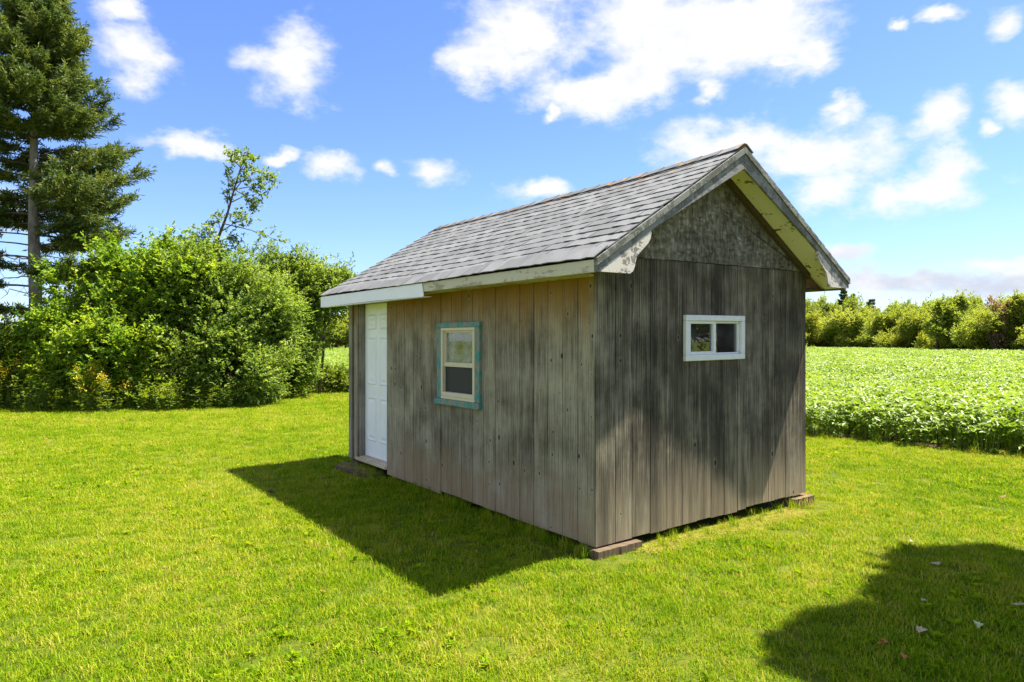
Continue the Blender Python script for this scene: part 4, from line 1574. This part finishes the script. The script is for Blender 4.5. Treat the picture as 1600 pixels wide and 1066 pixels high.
# the big maple right of the camera that throws its shade over the corner of the lawn
def shade_tree():
    rg = np.random.default_rng(77)
    base = (9.6, 6.4, 0)
    root = empty('maple_tree', base)
    tag(root, 'spreading maple tree whose shade falls across the right corner of the lawn', 'tree')
    sh = [(1530, 892, .70), (1600, 890, .75), (1575, 955, .75), (1500, 970, .62), (1445, 985, .42), (1395, 1042, .50), (1345, 1026, .34), (1430, 1055, .6), (1520, 1045, .75), (1610, 1035, .8), (1478, 930, .36), (1690, 935, .7), (1690, 1015, .9), (1630, 965, .8), (1390, 990, .30)]
    bl = []
    for k, (px, py, r) in enumerate(sh):
        Y = CAM_H * F_PX / (py - HOR)
        X = (px - 800) / F_PX * Y
        h = 6.2 + (k * 37 % 10) * 0.16
        sc = h / SUN_V.z
        c = Vector((X, Y, 0)) + SUN_V * sc
        r = r * 0.62 - 0.10
        bl.append((c.x - base[0], c.y - base[1], h, r, r, r * 0.85))
    for k in range(12):
        a = k * 0.9
        bl.append((0.9 + math.cos(a) * 1.9, math.sin(a) * 1.5 - 1.2, 6.0 + (k % 4) * 0.9, 1.2, 1.2, 1.1))
    P, D = [], []
    for b in bl:
        p, d = crown_points([b], 110 if b[3] < 1 else 260, rg, 14, 0.42, 0.1, 0.7)
        P.append(p)
        D.append(d)
    v, t, a = sprigs(np.concatenate(P), np.concatenate(D), 8, 0.26, 0.17, 0.14, rg)
    link('crown', np_mesh('crown', v, t, M['apple_leaf'], a), None, root)
    b = MB()
    b.tube([(0, 0, -0.1), (0.03, 0.02, 1.5), (-0.05, 0, 3.2), (-0.1, 0.05, 5.0), (-0.1, 0, 7.0)], [.26, .20, .18, .14, .06], 10)
    for k, q in enumerate(bl):
        s = Vector((-0.07, 0.02, 3.0 + (k % 5) * 0.4))
        e = Vector(q[:3])
        b.tube([s, s.lerp(e, 0.5) + Vector((0, 0, 0.3)), e], [.06, .045, .012], 6, False)
    b.build('trunk', M['bark'], root, True)


shade_tree()

# ---- far treeline
def far_tree_mesh(seed, mat, shape, n):
    n *= 3.2
    rg = np.random.default_rng(seed)
    bl = []
    if shape == 'round':
        for k in range(6):
            bl.append((rg.normal(0, .28), rg.normal(0, .28), rg.uniform(.35, .8), .26, .26, .2))
    elif shape == 'tall':
        for k in range(7):
            z = .3 + .62 * k / 6
            bl.append((rg.normal(0, .13), rg.normal(0, .13), z, .2 - .07 * k / 6, .2 - .07 * k / 6, .13))
    else:
        for k in range(6):
            bl.append((rg.normal(0, .36), rg.normal(0, .3), rg.uniform(.25, .7), .30, .30, .24))
    P, D = crown_points(bl, n / 6, rg, 12, .36, 0.02, .25)
    sp_, sd_ = [], []
    for k in range(26):              # ragged leading shoots
        q = bl[rg.integers(0, len(bl))]
        o_ = rg.normal(0, .5, 2)
        zt_ = q[2] + q[5] * rg.uniform(.7, 1.0)
        m_ = 9
        sp_.append(np.stack([np.full(m_, q[0] + o_[0] * q[3]) + rg.normal(0, .012, m_), np.full(m_, q[1] + o_[1] * q[4]) + rg.normal(0, .012, m_), zt_ + np.linspace(0, rg.uniform(.06, .17), m_)], 1))
        sd_.append(unit(rg.normal(0, .7, (m_, 3)) + np.array([0, 0, .8])))
    P, D = np.concatenate([P] + sp_), np.concatenate([D] + sd_)
    v, t, a = sprigs(P, D, 6, .055, .028, .020, rg)
    v[:, 2] /= np.percentile(v[:, 2], 99.5)
    return np_mesh('far_crown', v, t, mat, a)


tb = MB()
tb.tube([(0, 0, -0.02), (0.01, 0, .3), (0, .01, .6), (0.01, 0, .85)], [.028, .022, .014, .004], 6)
for k in range(5):
    a = k * 1.3
    tb.tube([(0, 0, .25 + .09 * k), (math.cos(a) * .12, math.sin(a) * .12, .42 + .08 * k)], [.010, .004], 4, False)
far_trunk = tb.mesh('far_trunk', True)
far_trunk.materials.append(M['bark'])
FM = {}
for i, (mk, shp) in enumerate((('far_a', 'round'), ('far_b', 'round'), ('far_c', 'tall'), ('far_a', 'bush'), ('far_b', 'bush'), ('far_b', 'tall'), ('far_a', 'tall'), ('far_c', 'round'))):
    FM.setdefault((mk, shp), []).append(far_tree_mesh(200 + i, M[mk], shp, 900))
    FM[(mk, shp)].append(far_tree_mesh(240 + i, M[mk], shp, 900))
LOOK = {'far_a': 'yellow green', 'far_b': 'mid green', 'far_c': 'dull green'}
SHP = {'round': 'rounded', 'tall': 'slender', 'bush': 'bushy'}


def far_tree(px, top_py, Y, mk, shp, wscale=1.0, label=None, group=None):
    X = (px - 800) / F_PX * Y
    H = CAM_H + (HOR - top_py) / F_PX * Y
    root = empty('far_tree', (X, Y, 0), random.uniform(0, 6.28))
    cr = link('crown', random.choice(FM[(mk, shp)]), None, root)
    tk = link('trunk', far_trunk, None, root)
    cr.scale = (H * wscale, H * wscale, H)
    tk.scale = (H, H, H)
    zone = ('seen between thicket and shed' if px < 700 else 'beside the shed eave below the far spruces' if px < 1345 else 'left of the tall thin tree' if px < 1452 else 'just right of the tall thin tree' if px < 1500 else
            'left of the rusty dead tree' if px < 1546 else 'right of the rusty dead tree' if px < 1610 else 'at the far right end')
    size = 'low' if top_py > 500 else 'middling' if top_py > 484 else 'high'
    tag(root, label or ('%s %s %s far tree %s' % (size, SHP[shp], LOOK[mk], zone)), 'tree', group or ('%s %s trees of the far treeline' % (SHP[shp], LOOK[mk])))
    return root


rk = random.Random(3)
px = 1225
while px < 1730:      # back row
    mk = rk.choice(['far_a', 'far_a', 'far_b', 'far_b', 'far_c'])
    shp = rk.choice(['round', 'tall', 'round', 'bush'])
    if mk == 'far_c' and shp == 'bush':
        shp = 'tall'
    far_tree(px, rk.uniform(463, 488), far_y(px) + rk.uniform(4, 10), mk, shp, rk.uniform(.55, .85) * (1.0 if shp != 'tall' else 1.15))
    px += rk.uniform(8, 13)
px = 1215
while px < 1730:      # front row, lower and bushier
    mk = rk.choice(['far_a', 'far_b', 'far_a'])
    shp = rk.choice(['bush', 'round', 'bush'])
    far_tree(px, rk.uniform(484, 512), far_y(px) + rk.uniform(0.5, 3), mk, shp, rk.uniform(.85, 1.25))
    px += rk.uniform(9, 16)
px = 455
while px < 590:       # left gap, between thicket and shed
    mk = rk.choice(['far_a', 'far_b', 'far_b'])
    far_tree(px, rk.uniform(478, 505), far_y(px) + rk.uniform(1, 6), mk, rk.choice(['bush', 'round']), rk.uniform(1.0, 1.5))
    px += rk.uniform(10, 17)
for k in range(6):   # the treeline turns round to the right, mirrored in the gable window
    y_ = 34 - k * 7.5
    o = far_tree(1700, 470, 60, rk.choice(['far_b', 'far_c']), 'round', 1.5, 'green tree of the boundary mirrored in the gable window', 'boundary trees mirrored in the window')
    o.location = (34 + rk.uniform(-3, 3), y_, 0)
far_tree(1465, 462, 76, 'far_b', 'tall', 0.95, 'tall thin green tree standing above the middle of the treeline', 'single trees above the treeline')
far_tree(1590, 462, 70, 'far_a', 'tall', 1.1, 'tall yellow green tree above the treeline at the right edge', 'single trees above the treeline')
# rusty dead tree
dm = far_tree_mesh(300, M['far_dead'], 'tall', 150)
FM[('far_dead', 'tall')] = [dm]
far_tree(1553, 463, 70, 'far_dead', 'tall', 0.7, 'rusty brown dead tree in the treeline near the right edge', 'single trees above the treeline')
for (px, py, Y, lab) in ((1318, 453, 112, 'dark pointed spruce standing highest above the treeline beside the shed eave'), (1331, 459, 112, 'smaller dark spruce just right of the tallest far spruce'), (1362, 468, 108, 'short dark spruce showing its tip above the treeline')):
    spruce(((px - 800) / F_PX * Y, Y, 0), CAM_H + (HOR - py) / F_PX * Y, lab, int(px), False, 'far_spruce', 'far spruces above the treeline', 0.1, 1.75, 1.6, 0.09, 'needle', 0.14)

# ------------------------------------------------------------------ fallen leaves on the lawn
def fallen_leaf(px, py, size, col, label, seed, curl=0.12):
    curl *= 0.5
    size *= 0.85
    rg = random.Random(seed)
    m = simple('fallen leaf', col, 0.8, 0.2, 0.35, 40, 0.3)
    Y = CAM_H * F_PX / (py - HOR)
    X = (px - 800) / F_PX * Y
    b = MB()
    # five-lobed outline, fan from the centre with the lobes curled up
    prof = [(-90, .18), (-60, .42), (-35, .36), (-12, .85), (8, .52), (28, .62), (45, .48), (68, .62), (90, 1.0), (112, .62), (135, .48), (152, .62), (172, .52), (192, .85), (215, .36), (240, .42)]
    vs = [(0, 0, 0)]
    for (a, r_) in prof:
        r_ *= size * rg.uniform(.85, 1.1)
        x, y = math.cos(R(a)) * r_, math.sin(R(a)) * r_
        vs.append((x, y, curl * abs(x) * rg.uniform(.5, 1.3) + 0.12 * r_ * rg.uniform(-1, 1)))
    n = len(prof)
    top = vs
    bot = [(v[0], v[1], v[2] - 0.0012) for v in vs]
    fs_ = [(0, 1 + k, 1 + (k + 1) % n) for k in range(n)]
    fs_ += [(n + 1, n + 2 + (k + 1) % n, n + 2 + k) for k in range(n)]
    fs_ += [(1 + k, n + 2 + k, n + 2 + (k + 1) % n, 1 + (k + 1) % n) for k in range(n)]
    b.add(top + bot, fs_)
    o = b.build('fallen_leaf', m, None, False, (X, Y, 0.032), (rg.uniform(-.3, .3), rg.uniform(-.3, .3), rg.uniform(0, 6.28)))
    tag(o, label, 'leaf', 'fallen leaves on the lawn')


GR, BRN, RUST, PALE = (0.40, 0.31, 0.18), (0.26, 0.15, 0.07), (0.34, 0.14, 0.04), (0.45, 0.50, 0.26)
fallen_leaf(1427, 853, .06, (0.5, 0.45, 0.33), 'pale curled leaf on sunlit grass just left of the tree shade', 1, .9)
fallen_leaf(1461, 886, .065, GR, 'greyish tan leaf lying at the edge of the tree shade', 2)
fallen_leaf(1436, 992, .06, GR, 'tan leaf lying in the tree shade near the bottom', 3)
fallen_leaf(1381, 1010, .055, RUST, 'rusty brown leaf left of the tan leaf in the shade', 4)
fallen_leaf(1531, 984, .055, PALE, 'pale green leaf standing up in the tree shade', 5, .8)
fallen_leaf(1592, 952, .06, GR, 'tan leaf in the shade at the right edge of the picture', 6)
fallen_leaf(1443, 945, .03, (0.45, 0.38, 0.30), 'tiny pale leaf on the border of the tree shade', 7)
fallen_leaf(1412, 1034, .05, RUST, 'reddish leaf low down in the tree shade', 8)
fallen_leaf(1568, 781, .06, BRN, 'brown leaf on bright grass near the soybean field', 9, .6)
fallen_leaf(505, 931, .04, RUST, 'small rusty leaf on open lawn left of the shed', 10)
fallen_leaf(424, 774, .07, (0.06, 0.045, 0.03), 'dark clod at the edge of the shed shadow, modelled as a curled leaf', 11, .7)  # a dark clod, drawn with the leaf shape
fallen_leaf(1401, 712, .06, (0.5, 0.42, 0.3), 'pale leaf on the mown strip before the soybeans', 12, .6)
fallen_leaf(72, 688, .06, BRN, 'brown leaf on the lawn below the left thicket', 13, .4)
